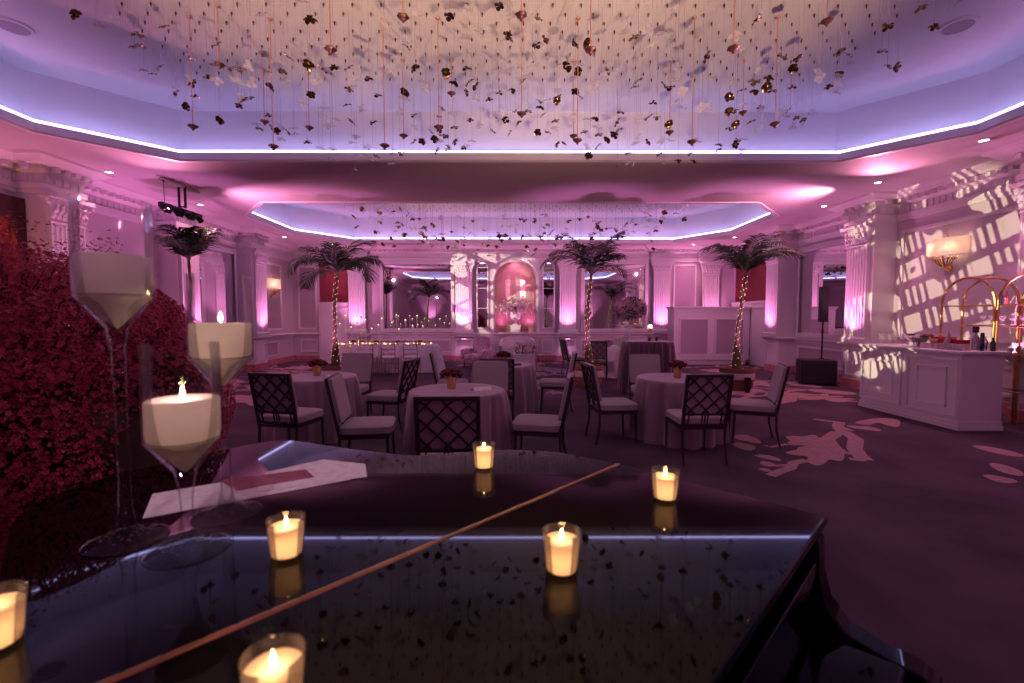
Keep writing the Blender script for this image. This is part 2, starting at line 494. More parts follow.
# the big spray between the tables and the bar, read point by point
m.cur = 1
ZK = [0.0015]
def fpoly(pts, z=None):
    ZK[0] += .00012; z = ZK[0]
    for _ in range(2):       # round the corners
        q = []
        for i in range(len(pts)):
            a, b = pts[i], pts[(i + 1) % len(pts)]
            q += [(a[0] * .75 + b[0] * .25, a[1] * .75 + b[1] * .25), (a[0] * .25 + b[0] * .75, a[1] * .25 + b[1] * .75)]
        pts = q
    if sum(pts[i - 1][0] * pts[i][1] - pts[i][0] * pts[i - 1][1] for i in range(len(pts))) < 0: pts = pts[::-1]
    m.add([(x, y, z) for x, y in pts], [tuple(range(len(pts)))])
def fstrip(pts, w0, w1):
    ZK[0] += .00012
    L = []; Rr = []; n = len(pts)
    for i, p in enumerate(pts):
        q = pts[min(i + 1, n - 1)]; o = pts[max(i - 1, 0)]
        dx, dy = q[0] - o[0], q[1] - o[1]; l = math.hypot(dx, dy) or 1
        ww = (w0 + (w1 - w0) * i / (n - 1)) / 2
        L.append((p[0] - dy / l * ww, p[1] + dx / l * ww, ZK[0])); Rr.append((p[0] + dy / l * ww, p[1] - dx / l * ww, ZK[0]))
    m.add(L + Rr, [(n + i, n + i + 1, i + 1, i) for i in range(n - 1)])
def fleaf(x, y, an, l, wd):
    pts = []
    for i in range(7):
        t = i / 6; pts.append((t * l, math.sin(PI * t) ** 0.6 * wd / 2))
    for i in range(1, 6):
        t = 1 - i / 6; pts.append((t * l, -math.sin(PI * t) ** 0.6 * wd / 2))
    c2, s2 = math.cos(an), math.sin(an)
    fpoly([(x + a * c2 - b * s2, y + a * s2 + b * c2) for a, b in pts], .0018 + random.random() * .0003)
random.seed(4)
fpoly([(3.56, 5.79),(3.78, 5.74),(3.92, 5.83),(3.97, 5.79),(3.88, 5.64),(4.03, 5.66),(3.82, 5.42),(3.82, 5.26),(3.78, 5.05),(3.57, 4.77),(3.48, 4.75),(3.44, 4.82),(3.31, 4.68),(3.15, 4.58),(3.13, 4.65),(3.17, 4.78),(3.29, 4.91),(3.12, 4.96),(3.1, 5.07),(3.32, 5.16),(3.37, 5.26),(3.57, 5.34),(3.38, 5.34),(3.37, 5.47),(3.48, 5.54),(3.48, 5.64)])
fpoly([(2.71, 4.98),(2.85, 4.98),(2.93, 4.82),(2.86, 4.73),(2.77, 4.82),(2.69, 4.91)])
fpoly([(2.63, 4.72),(2.71, 4.75),(2.77, 4.66),(2.71, 4.56),(2.6, 4.59)])
fpoly([(2.52, 4.53),(2.6, 4.52),(2.61, 4.42),(2.53, 4.41),(2.5, 4.47)])
fpoly([(2.87, 5.79),(3.07, 5.86),(3.11, 5.65),(3.08, 5.47),(3.0, 5.4),(2.9, 5.54),(2.83, 5.63)])
fpoly([(2.67, 5.43),(2.81, 5.49),(2.92, 5.3),(2.8, 5.13),(2.69, 5.13),(2.66, 5.29)])
fpoly([(4.53, 6.77),(4.64, 6.74),(4.79, 6.58),(4.71, 6.51),(4.54, 6.64)])
fpoly([(4.72, 6.34),(4.87, 6.31),(5.05, 6.25),(5.04, 6.05),(4.92, 5.99),(4.84, 6.09),(4.71, 6.16)])
fpoly([(5.03, 6.55),(5.4, 6.74),(5.63, 6.8),(5.86, 6.73),(5.39, 6.19),(5.31, 6.31),(5.37, 6.54),(5.09, 6.34),(4.96, 6.42)])
fpoly([(5.47, 5.36),(5.7, 5.26),(5.72, 4.96),(5.59, 4.85),(5.43, 5.01)])
fpoly([(5.01, 4.69),(5.13, 4.65),(5.09, 4.41),(4.9, 4.24),(4.83, 4.41)])
fpoly([(4.55, 4.33),(4.72, 4.3),(4.76, 4.12),(4.5, 4.07)])
fpoly([(5.95, 8.6),(6.21, 8.45),(6.31, 8.19),(5.82, 8.06),(5.82, 8.31)])
fpoly([(4.95, 8.56),(5.41, 8.82),(5.61, 8.67),(5.37, 8.46),(5.22, 8.16),(4.91, 8.01),(4.58, 7.8),(4.58, 7.98),(4.82, 8.2)])
fpoly([(6.18, 9.49),(6.56, 9.62),(6.79, 9.36),(7.01, 9.11),(6.78, 8.81),(6.3, 9.0)])
fstrip([(2.51, 4.3),(2.67, 4.42),(2.84, 4.52),(2.98, 4.69),(3.17, 4.77)], 0.1, 0.1)
fstrip([(3.81, 5.55),(4.01, 5.64),(4.33, 5.93),(4.47, 5.98),(4.33, 5.6),(4.02, 5.22),(3.89, 4.99),(3.8, 4.78)], 0.16, 0.16)
fstrip([(4.81, 6.55),(4.57, 6.25),(4.41, 5.95)], 0.14, 0.14)
fstrip([(3.98, 5.6),(3.8, 5.23),(3.76, 5.03),(3.92, 5.0)], 0.14, 0.14)
fstrip([(2.72, 4.59),(2.89, 4.61)], 0.06, 0.06)
fstrip([(3.04, 5.34),(3.06, 5.26),(3.32, 5.38),(3.41, 5.34)], 0.06, 0.06)
fstrip([(3.66, 4.82),(3.79, 4.76)], 0.1, 0.1)
fstrip([(4.61, 6.37),(4.59, 6.01)], 0.08, 0.08)
m.cur = 0
for i, (cx, cy, a, s_, mi) in enumerate([
        (4.3, 8.4, 0.3, 1.5, 1), (5.6, 10.2, 2.9, 1.6, 1), (6.3, 12.2, 1.2, 1.5, 1), (3.8, 11.0, 0.4, 1.3, 1),
        (2.2, 13.2, 3.0, 1.5, 2), (0.6, 11.6, 0.6, 1.4, 2), (0.9, 9.4, 1.9, 1.2, 2), (-1.2, 14.3, 0.1, 1.5, 1), (-5.6, 12.4, 2.2, 1.5, 1),
        (-6.4, 10.0, 1.1, 1.5, 1), (-5.4, 7.8, 0.3, 1.5, 1), (-5.9, 14.2, 0.5, 1.4, 1), (-4.2, 9.6, 2.9, 1.3, 1), 
        (5.2, 14.0, 2.4, 1.3, 1), (1.3, 15.2, 3.0, 1.2, 1), (7.0, 10.8, 3.3, 1.3, 1)]):
    motif(m, cx, cy, a, s_, 10 + i, mi)
fl = struct(m.build('floor', ['carpet', 'carpet_flower', 'carpet_pale'], smooth=0))

OCT1 = [(-5.15, 7.25), (-6.25, 6.15), (-6.25, 2.3), (-5.15, 1.2), (5.15, 1.2), (6.2, 2.3), (6.2, 6.15), (5.15, 7.25)]
OCT2 = [(-5.1, 15.1), (-6.35, 13.6), (-6.35, 11.2), (-5.27, 9.93), (5.3, 9.93), (6.45, 11.2), (6.5, 13.6), (5.4, 15.1)]


def octoff(o, d):     # outward offset
    n = len(o); out = []
    for i in range(n):
        a, b, c = Vector(o[i - 1]), Vector(o[i]), Vector(o[(i + 1) % n])
        n1 = Vector(((b - a).y, -(b - a).x)).normalized(); n2 = Vector(((c - b).y, -(c - b).x)).normalized()
        mm = (n1 + n2) / (1 + n1.dot(n2))
        out.append((b.x - mm.x * -d, b.y - mm.y * -d))
    return out


# orientation check: make offset outward
def area(o): return sum(o[i - 1][0] * o[i][1] - o[i][0] * o[i - 1][1] for i in range(len(o))) / 2
if area(OCT1) < 0: OCT1.reverse()
if area(OCT2) < 0: OCT2.reverse()

bm = bmesh.new()
def loop(pts, z):
    vs = [bm.verts.new((x, y, z)) for x, y in pts]
    return [bm.edges.new((vs[i - 1], vs[i])) for i in range(len(vs))]
ed = loop(rect(XL - .3, XR + .3, YF - .3, YB + .5), ZC) + loop(OCT1, ZC) + loop(OCT2, ZC)
bmesh.ops.triangle_fill(bm, use_beauty=True, edges=ed)
# drop triangles inside the recesses
def inside(p, o):
    c = False; n = len(o)
    for i in range(n):
        x1, y1 = o[i - 1]; x2, y2 = o[i]
        if (y1 > p[1]) != (y2 > p[1]) and p[0] < (x2 - x1) * (p[1] - y1) / (y2 - y1) + x1: c = not c
    return c
kill = [f for f in bm.faces if inside(f.calc_center_median(), OCT1) or inside(f.calc_center_median(), OCT2)]
bmesh.ops.delete(bm, geom=kill, context='FACES_ONLY')
me = bpy.data.meshes.new('ceiling'); bm.to_mesh(me); bm.free()
me.materials.append(MATS['ceiling_paint'])
ceil = bpy.data.objects.new('ceiling', me); COL.objects.link(ceil); struct(ceil)
m = MB(); m.box(((XL + XR) / 2, (YF + YB) / 2, 5.05), (XR - XL + 1, YB - YF + 1.4, .1)); struct(m.build('ceiling', 'ceiling_paint', smooth=0))

def ring(m, a, b, za, zb):
    n = len(a)
    m.add([(x, y, za) for x, y in a] + [(x, y, zb) for x, y in b], [(i, (i + 1) % n, n + (i + 1) % n, n + i) for i in range(n)])

for k, o in enumerate((OCT1, OCT2)):
    o2 = octoff(o, 0.22)
    m = MB(); ring(m, o, o, ZC, ZC + .11); ring(m, o, octoff(o, .03), ZC + .11, ZC + .11)
    ring(m, octoff(o, .03), octoff(o, .03), ZC + .11, ZC + .07); ring(m, octoff(o, .03), o2, ZC + .07, ZC + .07)
    # small step moulding around the opening, under the ceiling
    ring(m, octoff(o, .10), octoff(o, .10), ZC, ZC - .018); ring(m, octoff(o, .10), octoff(o, .02), ZC - .018, ZC - .018); ring(m, octoff(o, .02), octoff(o, .02), ZC - .018, ZC)
    struct(m.build('trim_%d' % (k + 1), 'paint', smooth=0))
    m = MB(); ring(m, o2, o2, ZC + .05, ZT); m.add([(x, y, ZT) for x, y in o2], [tuple(range(len(o2)))])
    struct(m.build('ceiling', 'recess_paint', smooth=0))
    m = MB(); a = octoff(o, .004); b = octoff(o, .03)
    ring(m, a, a, ZC + .11, ZC + .145); ring(m, a, b, ZC + .145, ZC + .145); ring(m, b, b, ZC + .145, ZC + .11)
    tag(m.build('light_strip', 'led', smooth=0), 'violet white light strip along the lip of the %s ceiling recess' % ('near' if k == 0 else 'far'), 'light strip')

# walls
def wall(name, c, d, mt='wall_paint'):
    m = MB(); m.box(c, d); return struct(m.build(name, mt, smooth=0))
wall('wall_left', (XL - .1, (YF + YB) / 2, 2.4), (.2, YB - YF + .6, 4.8))
wall('wall_right', (XR + .1, (YF + YB) / 2, 2.4), (.2, YB - YF + .6, 4.8))
wall('wall_front', ((XL + XR) / 2, YF - .1, 2.4), (XR - XL, .2, 4.8))
NX, NW, NS, NB, NT = 0.19, 0.72, 2.74, 0.99, 3.46       # niche centre x, half width, spring, sill
# back wall with an arched opening for the niche
bm = bmesh.new()
def ring3(pts):
    vs = [bm.verts.new((x, YB, z)) for x, z in pts]
    return [bm.edges.new((vs[i - 1], vs[i])) for i in range(len(vs))]
arch = [(NX - NW, NB)] + [(NX + NW * math.cos(t), NS + NW * math.sin(t)) for t in [PI - PI * i / 24 for i in range(25)]] + [(NX + NW, NB)]
ed = ring3([(XL - .2, 0), (XR + .2, 0), (XR + .2, 4.8), (XL - .2, 4.8)]) + ring3(arch)
bmesh.ops.triangle_fill(bm, use_beauty=True, edges=ed)
kill = [f for f in bm.faces if inside((f.calc_center_median().x, f.calc_center_median().z), arch)]
bmesh.ops.delete(bm, geom=kill, context='FACES_ONLY')
me = bpy.data.meshes.new('wall_back'); bm.to_mesh(me); bm.free(); me.materials.append(MATS['wall_paint'])
o = bpy.data.objects.new('wall_back', me); COL.objects.link(o); struct(o)
# niche shell
m = MB()
for j in range(12):
    a0, a1 = PI * j / 12, PI * (j + 1) / 12
    def pt(a, z): return (NX - NW * math.cos(a), YB + .62 * math.sin(a), z)
    m.add([pt(a0, NB), pt(a1, NB), pt(a1, NS), pt(a0, NS)], [(0, 1, 2, 3)])
rows = []
for i in range(9):
    e = PI / 2 * i / 8
    rows.append([(NX - NW * math.cos(a) * math.cos(e), YB + .62 * math.sin(a) * math.cos(e), NS + NW * math.sin(e)) for a in [PI * j / 12 for j in range(13)]])
for i in range(8):
    for j in range(12):
        m.add([rows[i][j], rows[i][j + 1], rows[i + 1][j + 1], rows[i + 1][j]], [(0, 1, 2, 3)])
m.add([(NX - NW * math.cos(PI * j / 12), YB + .62 * math.sin(PI * j / 12), NB) for j in range(13)], [tuple(range(13))])
tag(m.build('arched_niche', 'niche_gold', smooth=60), 'arched wall niche with gold lining behind the flower urn', 'niche')
# arch surround
m = MB()
def arch_tube(m, cx, hw, zb, zs, y, r, n=20, sc2=1.0):
    pts = [(cx - hw, y, zb)] + [(cx + hw * math.cos(t), y, zs + hw * sc2 * math.sin(t)) for t in [PI - PI * i / n for i in range(n + 1)]] + [(cx + hw, y, zb)]
    m.tube(pts, r, 6)
arch_tube(m, NX, NW + .07, NB, NS, YB - .02, .055)
struct(m.build('trim_3', 'paint'))

# side piers
PIERS = [(1, 2.75, 3.4), (1, 5.95, 6.65), (1, 9.3, 10.05), (1, 12.47, 13.1), (-1, 3.9, 4.6), (-1, 7.15, 7.8), (-1, 9.95, 10.6), (-1, 12.8, 13.5)]
XPR, XPL = 7.4, -7.2
m = MB()
for sd, a, b in PIERS:
    if sd > 0: m.box(((XPR + XR + .05) / 2, (a + b) / 2, ZC / 2), (XR + .05 - XPR, b - a, ZC))
    else: m.box(((XPL + XL - .05) / 2, (a + b) / 2, ZC / 2), (XPL - XL + .05, b - a, ZC))
struct(m.build('trim_4', 'paint', smooth=0))
# plan path of the walls, room on the left hand side
path = [(XR, YF)]
for sd, a, b in [p for p in PIERS if p[0] > 0]:
    path += [(XR, a), (XPR, a), (XPR, b), (XR, b)]
path += [(XR, YB)]
BP = [(-5.29, .35), (-1.6, .35), (2.0, .35), (5.26, .35), (6.95, .35)]     # back pilasters centre, half width
DEP = .16
for x, h in reversed(BP):
    path += [(x + h, YB), (x + h, YB - DEP), (x - h, YB - DEP), (x - h, YB)]
path += [(XL, YB)]
for sd, a, b in reversed([p for p in PIERS if p[0] < 0]):
    path += [(XL, b), (XPL, b), (XPL, a), (XL, a)]
path += [(XL, YF)]
# entablature + cornice
m = MB()
m.sweep(path, [(0.0, 3.44), (.03, 3.44), (.03, 3.50), (.05, 3.50), (.05, 3.58), (.02, 3.60), (.02, 3.74), (.06, 3.76), (.10, 3.79), (.10, 3.84), (.20, 3.86), (.24, 3.91), (.30, 3.94), (.32, ZC)])
for i in range(len(path) - 1):
    a, b = Vector(path[i]), Vector(path[i + 1]); L = (b - a).length
    if L < .2: continue
    d = (b - a) / L; n = Vector((-d.y, d.x)); k = max(1, int(L / .16))
    for j in range(k):
        p = a + d * (j + .5) * L / k + n * .14
        m.box((p.x, p.y, 3.815), (.08, .10, .07), math.atan2(d.y, d.x))
    k = max(1, int(L / .12))
    for j in range(k):     # leaf band on the frieze
        p = a + d * (j + .5) * L / k + n * .03
        m.box((p.x, p.y, 3.67), (.05, .03, .11), math.atan2(d.y, d.x), .5)
struct(m.build('trim_5', 'paint', smooth=30))
# chair rail and baseboard
m = MB()
m.sweep(path, [(0, .84), (.02, .84), (.025, .88), (.05, .90), (.09, .92), (.10, .955), (.06, .97), (0, .97)])
struct(m.build('trim_6', 'paint', smooth=30))
m = MB()
m.sweep(path, [(0, .19), (.012, .19), (.022, .18), (.024, 0)])
struct(m.build('baseboard_all', 'skirting_carpet', smooth=30))


def frame_y(m, x0, x1, z0, z1, y, t=.05, d=.03):      # picture-frame moulding facing -y
    for (cx, cz, sx, sz) in (((x0 + x1) / 2, z0 + t / 2, x1 - x0, t), ((x0 + x1) / 2, z1 - t / 2, x1 - x0, t), (x0 + t / 2, (z0 + z1) / 2, t, z1 - z0 - 2 * t), (x1 - t / 2, (z0 + z1) / 2, t, z1 - z0 - 2 * t)):
        m.box((cx, y - d / 2, cz), (sx, d, sz))


def frame_x(m, y0, y1, z0, z1, x, sd, t=.05, d=.03):  # facing the room from a side wall, sd=+1 right wall
    for (cy, cz, sy, sz) in (((y0 + y1) / 2, z0 + t / 2, y1 - y0, t), ((y0 + y1) / 2, z1 - t / 2, y1 - y0, t), (y0 + t / 2, (z0 + z1) / 2, t, z1 - z0 - 2 * t), (y1 - t / 2, (z0 + z1) / 2, t, z1 - z0 - 2 * t)):
        m.box((x - sd * d / 2, cy, cz), (d, sy, sz))


# moulded panels on the walls
m = MB()
for x0, x1 in ((-7.35, -6.75), (-4.8, -3.5), (-3.4, -2.1), (-1.15, -.75), (-.6, .98), (1.12, 1.52), (2.5, 3.7), (3.8, 4.8), (5.75, 6.5)):
    frame_y(m, x0, x1, .30, .74, YB - .001, .035, .03)
frame_y(m, -7.40, -6.75, 1.10, 3.3, YB - .001, .05, .04)
frame_y(m, 5.72, 6.52, 1.1, 3.35, YB - .001, .05, .03)
for y0, y1 in ((.3, 2.6), (3.5, 5.8), (6.9, 9.1), (10.2, 12.35)):
    frame_x(m, y0, y1, .28, .76, XR + .001, 1, .05, .03)
for y0, y1 in ((4.8, 7.0), (8.0, 9.8), (10.8, 12.6), (13.7, 14.9)):
    frame_x(m, y0, y1, .28, .76, XL - .001, -1, .05, .03)
frame_x(m, 13.75, 15.2, 1.1, 3.25, XL - .001, -1, .07, .04)
frame_x(m, 6.85, 9.15, 1.12, 3.25, XR + .001, 1, .06, .035)
struct(m.build('trim_7', 'paint', smooth=0))
m = MB()
m.box((-7.08, YB - .004, 2.2), (.6, .012, 2.1)); m.box((6.12, YB - .004, 2.22), (.76, .012, 2.2))
m.box((XL + .004, 14.47, 2.17), (.012, 1.36, 2.06))
for x0, x1 in ((-4.8, -3.5), (-3.4, -2.1), (2.5, 3.7), (3.8, 4.8)):
    m.box(((x0 + x1) / 2, YB - .003, .52), (x1 - x0 - .06, .010, .38))
m.box((XR - .004, 11.27, .52), (.012, 2.1, .42)); m.box((XL + .004, 14.3, .52), (.012, 1.15, .42))
struct(m.build('trim_8', 'panel_paint', smooth=0))
# red alcove walls above the corner doors
m = MB(); m.box((-5.98, YB - .02, 2.75), (.66 * 2 - .02, .04, 1.38)); m.box((XR - .02, 14.65, 2.75), (.04, 2.3, 1.38))
struct(m.build('wall_red', 'red_wall', smooth=0))
for k, (cx, cy, sx, sy) in enumerate(((-5.98, YB - .07, 1.32, .14), (XR - .07, 14.65, .14, 2.3))):
    m = MB(); m.box((cx, cy, 2.0), (sx + (.04 if k == 0 else .05), sy + (.04 if k == 0 else .04), .05))
    if k == 0:
        m.box((cx, cy, 1.0), (sx, sy, 1.97))
        frame_y(m, cx - .60, cx - .05, .25, 1.85, cy - sy / 2 + .001, .04, .02); frame_y(m, cx + .05, cx + .60, .25, 1.85, cy - sy / 2 + .001, .04, .02)
    else:
        m.box((cx, cy, 1.0), (sx, sy, 1.97))
        frame_x(m, 13.6, 14.55, .25, 1.85, cx - sx / 2 + .001, 1, .04, .02); frame_x(m, 14.7, 15.7, .25, 1.85, cx - sx / 2 + .001, 1, .04, .02)
    struct(m.build('door_%d' % (k + 1), 'paint', smooth=0))


# ------------------------------------------------------------------ pilasters
def fluted(m, hw, dep, z0, z1, n=7):
    """fluted slab: front faces -y, back at y=0, local"""
    pts = [(-hw, 0), (-hw, -dep)]
    step = 2 * hw / (n + .3)
    x = -hw + step * .3
    for k in range(n):
        fw = step * .68
        for j in range(6):
            t = PI * j / 5
            pts.append((x + fw / 2 - fw / 2 * math.cos(t), -dep + fw * .42 * math.sin(t)))
        x += step
    pts += [(hw, -dep), (hw, 0)]
    pts.reverse()
    m.prism(pts, z0, z1)


def make_pilaster(label, hw=.33, dep=.07, zb=.97, zc=3.44, loc=(0, 0, 0), rz=0.0, full=True):
    t = thing('pilaster', label, 'pilaster', loc, rz)
    m = MB(); fluted(m, hw * .86, dep, zb + .14, zc - .42)
    m.build('shaft', 'paint', t, smooth=30)
    m = MB()
    m.box((0, -dep / 2 - .02, zb + .035), (2 * hw + .04, dep + .06, .07)); m.tube([(-hw, -dep - .01, zb + .095), (hw, -dep - .01, zb + .095)], .026, 8)
    m.box((0, -dep / 2, zb + .10), (2 * hw, dep, .08))
    m.build('base', 'paint', t, smooth=30)
    m = MB(); z = zc - .42
    m.tube([(-hw * .9, -dep, z), (hw * .9, -dep, z)], .018, 8)
    m.add([(-hw * .86, 0, z), (hw * .86, 0, z), (hw * .86, -dep, z), (-hw * .86, -dep, z), (-hw * 1.06, 0, zc - .06), (hw * 1.06, 0, zc - .06), (hw * 1.06, -dep - .06, zc - .06), (-hw * 1.06, -dep - .06, zc - .06)],
          [(0, 1, 2, 3), (7, 6, 5, 4), (3, 2, 6, 7), (0, 3, 7, 4), (2, 1, 5, 6)])
    m.box((0, -dep / 2 - .04, zc - .03), (2.3 * hw, dep + .12, .06))
    for row, (zz, n, off) in enumerate(((z + .10, 7, 0), (z + .21, 6, .5))):
        for k in range(n):
            x = -hw * .82 + 2 * hw * .82 * (k + (.0 if row == 0 else .5)) / 6
            m.blob((x, -dep - .02 - .02 * row, zz), .045, 1, 0, random, (.8, .6, 1.4))
            m.blob((x, -dep - .05 - .02 * row, zz + .05), .022, 1)
    for sx in (-1, 1):
        c = (sx * hw * 1.0, -dep - .05, zc - .115)
        pts = [(c[0] + sx * math.cos(a) * (.065 - a * .006), c[1], c[2] + math.sin(a) * (.065 - a * .006)) for a in [i * .5 for i in range(20)]]
        m.tube(pts, .016, 6)
        m.tube([(c[0], c[1] + .03, c[2]), (c[0], c[1] - .005, c[2])], .05, 12)
    m.build('capital', 'paint', t, smooth=40)
    if full:
        m = MB(); frame_y(m, -hw + .04, hw - .04, .26, .78, 0, .03, .02); m.build('pedestal_panel', 'paint', t, smooth=0)
    return t


lb = ['white fluted pilaster at the left end of the left back mirror', 'white fluted pilaster left of the arched niche, under branch shadows', 'white fluted pilaster right of the arched niche behind the palm', 'white fluted pilaster between the right back mirror and the panelled cabinet', 'white fluted pilaster rising behind the panelled white cabinet']
pil0 = None
for (x, h), l in zip(BP, lb):
    loc = (x, YB - DEP, 0)
    if pil0 is None: pil0 = make_pilaster(l, loc=loc)
    else: dup(pil0, loc, 0, l)
for sd, y0, y1 in PIERS:
    if y0 < 3 or (sd < 0 and y0 < 5): continue
    l = {(1, 5.95): 'white fluted pilaster at the right edge behind the gold rack', (1, 9.3): 'white fluted pilaster on the right wall behind the black speaker, crossed by light patches',
         (1, 12.47): 'white fluted pilaster behind the crown of the rightmost palm', (-1, 7.15): 'brightly lit pink pilaster behind the red flower bush', (-1, 9.95): 'fluted pilaster on the left wall seen through the tallest candle glass',
         (-1, 12.8): 'white fluted pilaster left of the glowing sconce on the left wall'}[(sd, y0)]
    dup(pil0, (XPR if sd > 0 else XPL, (y0 + y1) / 2, 0), -PI / 2 if sd > 0 else PI / 2, l)


m = MB()
for x in (-6, -3.6, -1.2, 1.2, 3.6, 6):
    m.T = Matrix.Translation((x, YF + .001, 0)) @ Matrix.Rotation(PI, 4, 'Z'); fluted(m, .33, .08, .97, 3.3); m.T = Matrix()
    m.box((x, YF + .06, 3.38), (.8, .12, .14)); m.box((x, YF + .06, .5), (.7, .12, .95))
    spot('rear_fill_spot', (x, YF + .6, .9), (x, YF, 3.2), 170, HOTPINK, 70, 1.0, .03)  # added to brighten the rear wall seen in the mirrors
struct(m.build('trim_9', 'paint', smooth=30))

# ------------------------------------------------------------------ mirrors
def mirror_y(label, x0, x1, z0, z1, arch=False):
    t = thing('wall_mirror', label, 'mirror', ((x0 + x1) / 2, YB, 0))
    h = (x1 - x0) / 2
    if not arch:
        m = MB(); m.box((0, -.03, (z0 + z1) / 2), (2 * h, .02, z1 - z0)); m.build('glass_pane', 'mirror', t, smooth=0)
        m = MB(); frame_y(m, -h - .11, h + .11, z0 - .11, z1 + .11, -.0, .12, .07); frame_y(m, -h - .03, h + .03, z0 - .03, z1 + .03, -.05, .04, .04); m.build('frame', 'paint', t, smooth=0)
    else:
        zs = z1 - h
        poly = [(-h, z0), (h, z0)] + [(h * math.cos(a), zs + h * math.sin(a)) for a in [PI * i / 14 for i in range(15)]]
        n = len(poly)
        m = MB(); m.add([(x, -.02, z) for x, z in poly] + [(x, -.035, z) for x, z in poly], [tuple(range(2 * n - 1, n - 1, -1))] + [(i, (i + 1) % n, n + (i + 1) % n, n + i) for i in range(n)])
        m.build('glass_pane', 'mirror', t, smooth=0)
        m = MB(); arch_tube(m, 0, h + .02, z0, zs, -.035, .028, 14); m.tube([(-h - .03, -.035, z0), (h + .03, -.035, z0)], .028, 6)
        for zz in (z0 + (zs - z0) * .33, z0 + (zs - z0) * .66, zs): m.box((0, -.04, zz), (2 * h, .02, .018))
        m.build('frame', 'paint', t)


mirror_y('large wall mirror left of the niche, behind the long candlelit table', -4.42, -2.05, 1.12, 3.37)
mirror_y('large wall mirror right of the niche, behind the tall flower arrangement', 2.60, 4.72, 1.12, 3.37)
mirror_y('narrow arched mirror just left of the niche', -1.13, -.79, 1.14, 3.42, True)
mirror_y('narrow arched mirror just right of the niche', 1.17, 1.53, 1.14, 3.42, True)


def mirror_x(label, sd, y0, y1, z0, z1):
    X = XR if sd > 0 else XL
    t = thing('wall_mirror', label, 'mirror', (X, (y0 + y1) / 2, 0)); h = (y1 - y0) / 2
    m = MB(); m.box((-sd * .03, 0, (z0 + z1) / 2), (.02, 2 * h, z1 - z0)); m.build('glass_pane', 'mirror', t, smooth=0)
    m = MB(); frame_x(m, -h - .11, h + .11, z0 - .11, z1 + .11, 0, sd, .12, .07); frame_x(m, -h - .03, h + .03, z0 - .03, z1 + .03, -sd * .05, sd, .04, .04); m.build('frame', 'paint', t, smooth=0)


mirror_x('wall mirror on the right wall behind the black speaker', 1, 10.3, 12.25, 1.10, 3.25)
mirror_x('wall mirror on the left wall behind the small palm', -1, 10.85, 12.55, 1.10, 3.25)

# ------------------------------------------------------------------ orange doorway curtain at far left
t = thing('doorway_curtain', 'orange curtain with dark scalloped valance at the far left edge', 'curtain', (XL + .06, 6.35, 0))
m = MB()
n = 60; vs = []
for i in range(n + 1):
    y = -.72 + 1.44 * i / n; x = .04 * math.sin(i * 1.3) * .6
    vs += [(x, y, .02), (x, y, 3.25)]
m.add(vs, [(2 * i, 2 * i + 2, 2 * i + 3, 2 * i + 1) for i in range(n)])
m.build('drape', 'orange_curtain', t, smooth=60)
m = MB()
vs = []; n = 48
for i in range(n + 1):
    y = -.78 + 1.56 * i / n; e = abs(2 * i / n - 1)
    zb = 3.12 - 1.0 * e ** 5 - .05 * abs(math.sin(i * .8))
    vs += [(.07, y, zb), (.07, y, 3.34), (.09, y, zb), (.09, y, 3.34)]
fs = []
for i in range(n):
    a, b = 4 * i, 4 * i + 4
    fs += [(a, b, b + 1, a + 1), (a + 2, a + 3, b + 3, b + 2), (a, a + 2, b + 2, b), (a + 1, b + 1, b + 3, a + 3)]
m.add(vs, fs); m.build('valance', 'valance', t, smooth=0)

spot('curtain_fill_spot', (XL + .7, 6.5, .2), (XL + .05, 6.45, 2.9), 160, (1.0, .36, .22), 60, 1.0, .04)  # added unseen orange spot that brightens the curtain

# ------------------------------------------------------------------ sconces
def make_sconce(label, loc, rz):
    """local: wall at y=0, faces -y"""
    t = thing('wall_sconce', label, 'wall lamp', loc, rz)
    m = MB()
    prof = [(.30 * math.cos(a), -.19 * math.sin(a) - .03) for a in [PI * i / 20 for i in range(21)]]
    vs = [(x, y, -.10) for x, y in prof] + [(x, y, .15) for x, y in prof] ; n = 21
    m.add(vs, [(i, n + i, n + i + 1, i + 1) for i in range(n - 1)])
    m.build('lamp_shade', 'shade', t, smooth=60)
    m = MB(); rng = random.Random(3)
    m.tube([(0, -.02, -.30), (0, -.10, -.26), (0, -.12, -.10)], .012, 8)
    mb = MB(); mb.tube([(0, 0, -.28), (0, -.03, -.28)], .05, 12); mb.build('wall_plate', 'gold', t)
    for k in range(9):
        a = PI * (k + .5) / 9
        m.tube([(0, -.08, -.27), (.10 * math.cos(a), -.08 - .05 * math.sin(a), -.22), (.17 * math.cos(a), -.08 - .09 * math.sin(a), -.15 + .04 * rng.random()), (.24 * math.cos(a), -.08 - .12 * math.sin(a), -.14 + .03 * rng.random())], [.01, .009, .008, .003], 6)
        m.blob((.17 * math.cos(a), -.08 - .09 * math.sin(a), -.15), .018, 1)
    m.build('branch_bracket', 'gold', t)
    m = MB(); m.tube([(0, -.05, .1), (.01, -.06, .22), (0, -.06, .30)], [.008, .006, .002], 6); m.build('finial', 'gold', t)
    for sx in (-.12, .12):
        m = MB(); m.blob((sx, -.10, .02), .022, 1); m.build('bulb', 'lamp_face', t)
        point('sconce_light', (sx, -.10, .02), 5, (1.0, .60, .34), .03, t)
    return t


sc0 = make_sconce('glowing half drum sconce with gold branches on the right wall above the bar', (XR, 8.15, 2.74), -PI / 2); sc0.scale = (1.25, 1.1, 1.2)
dup(sc0, (XL, 14.55, 2.55), PI / 2, 'glowing half drum sconce in the moulded panel on the left wall')

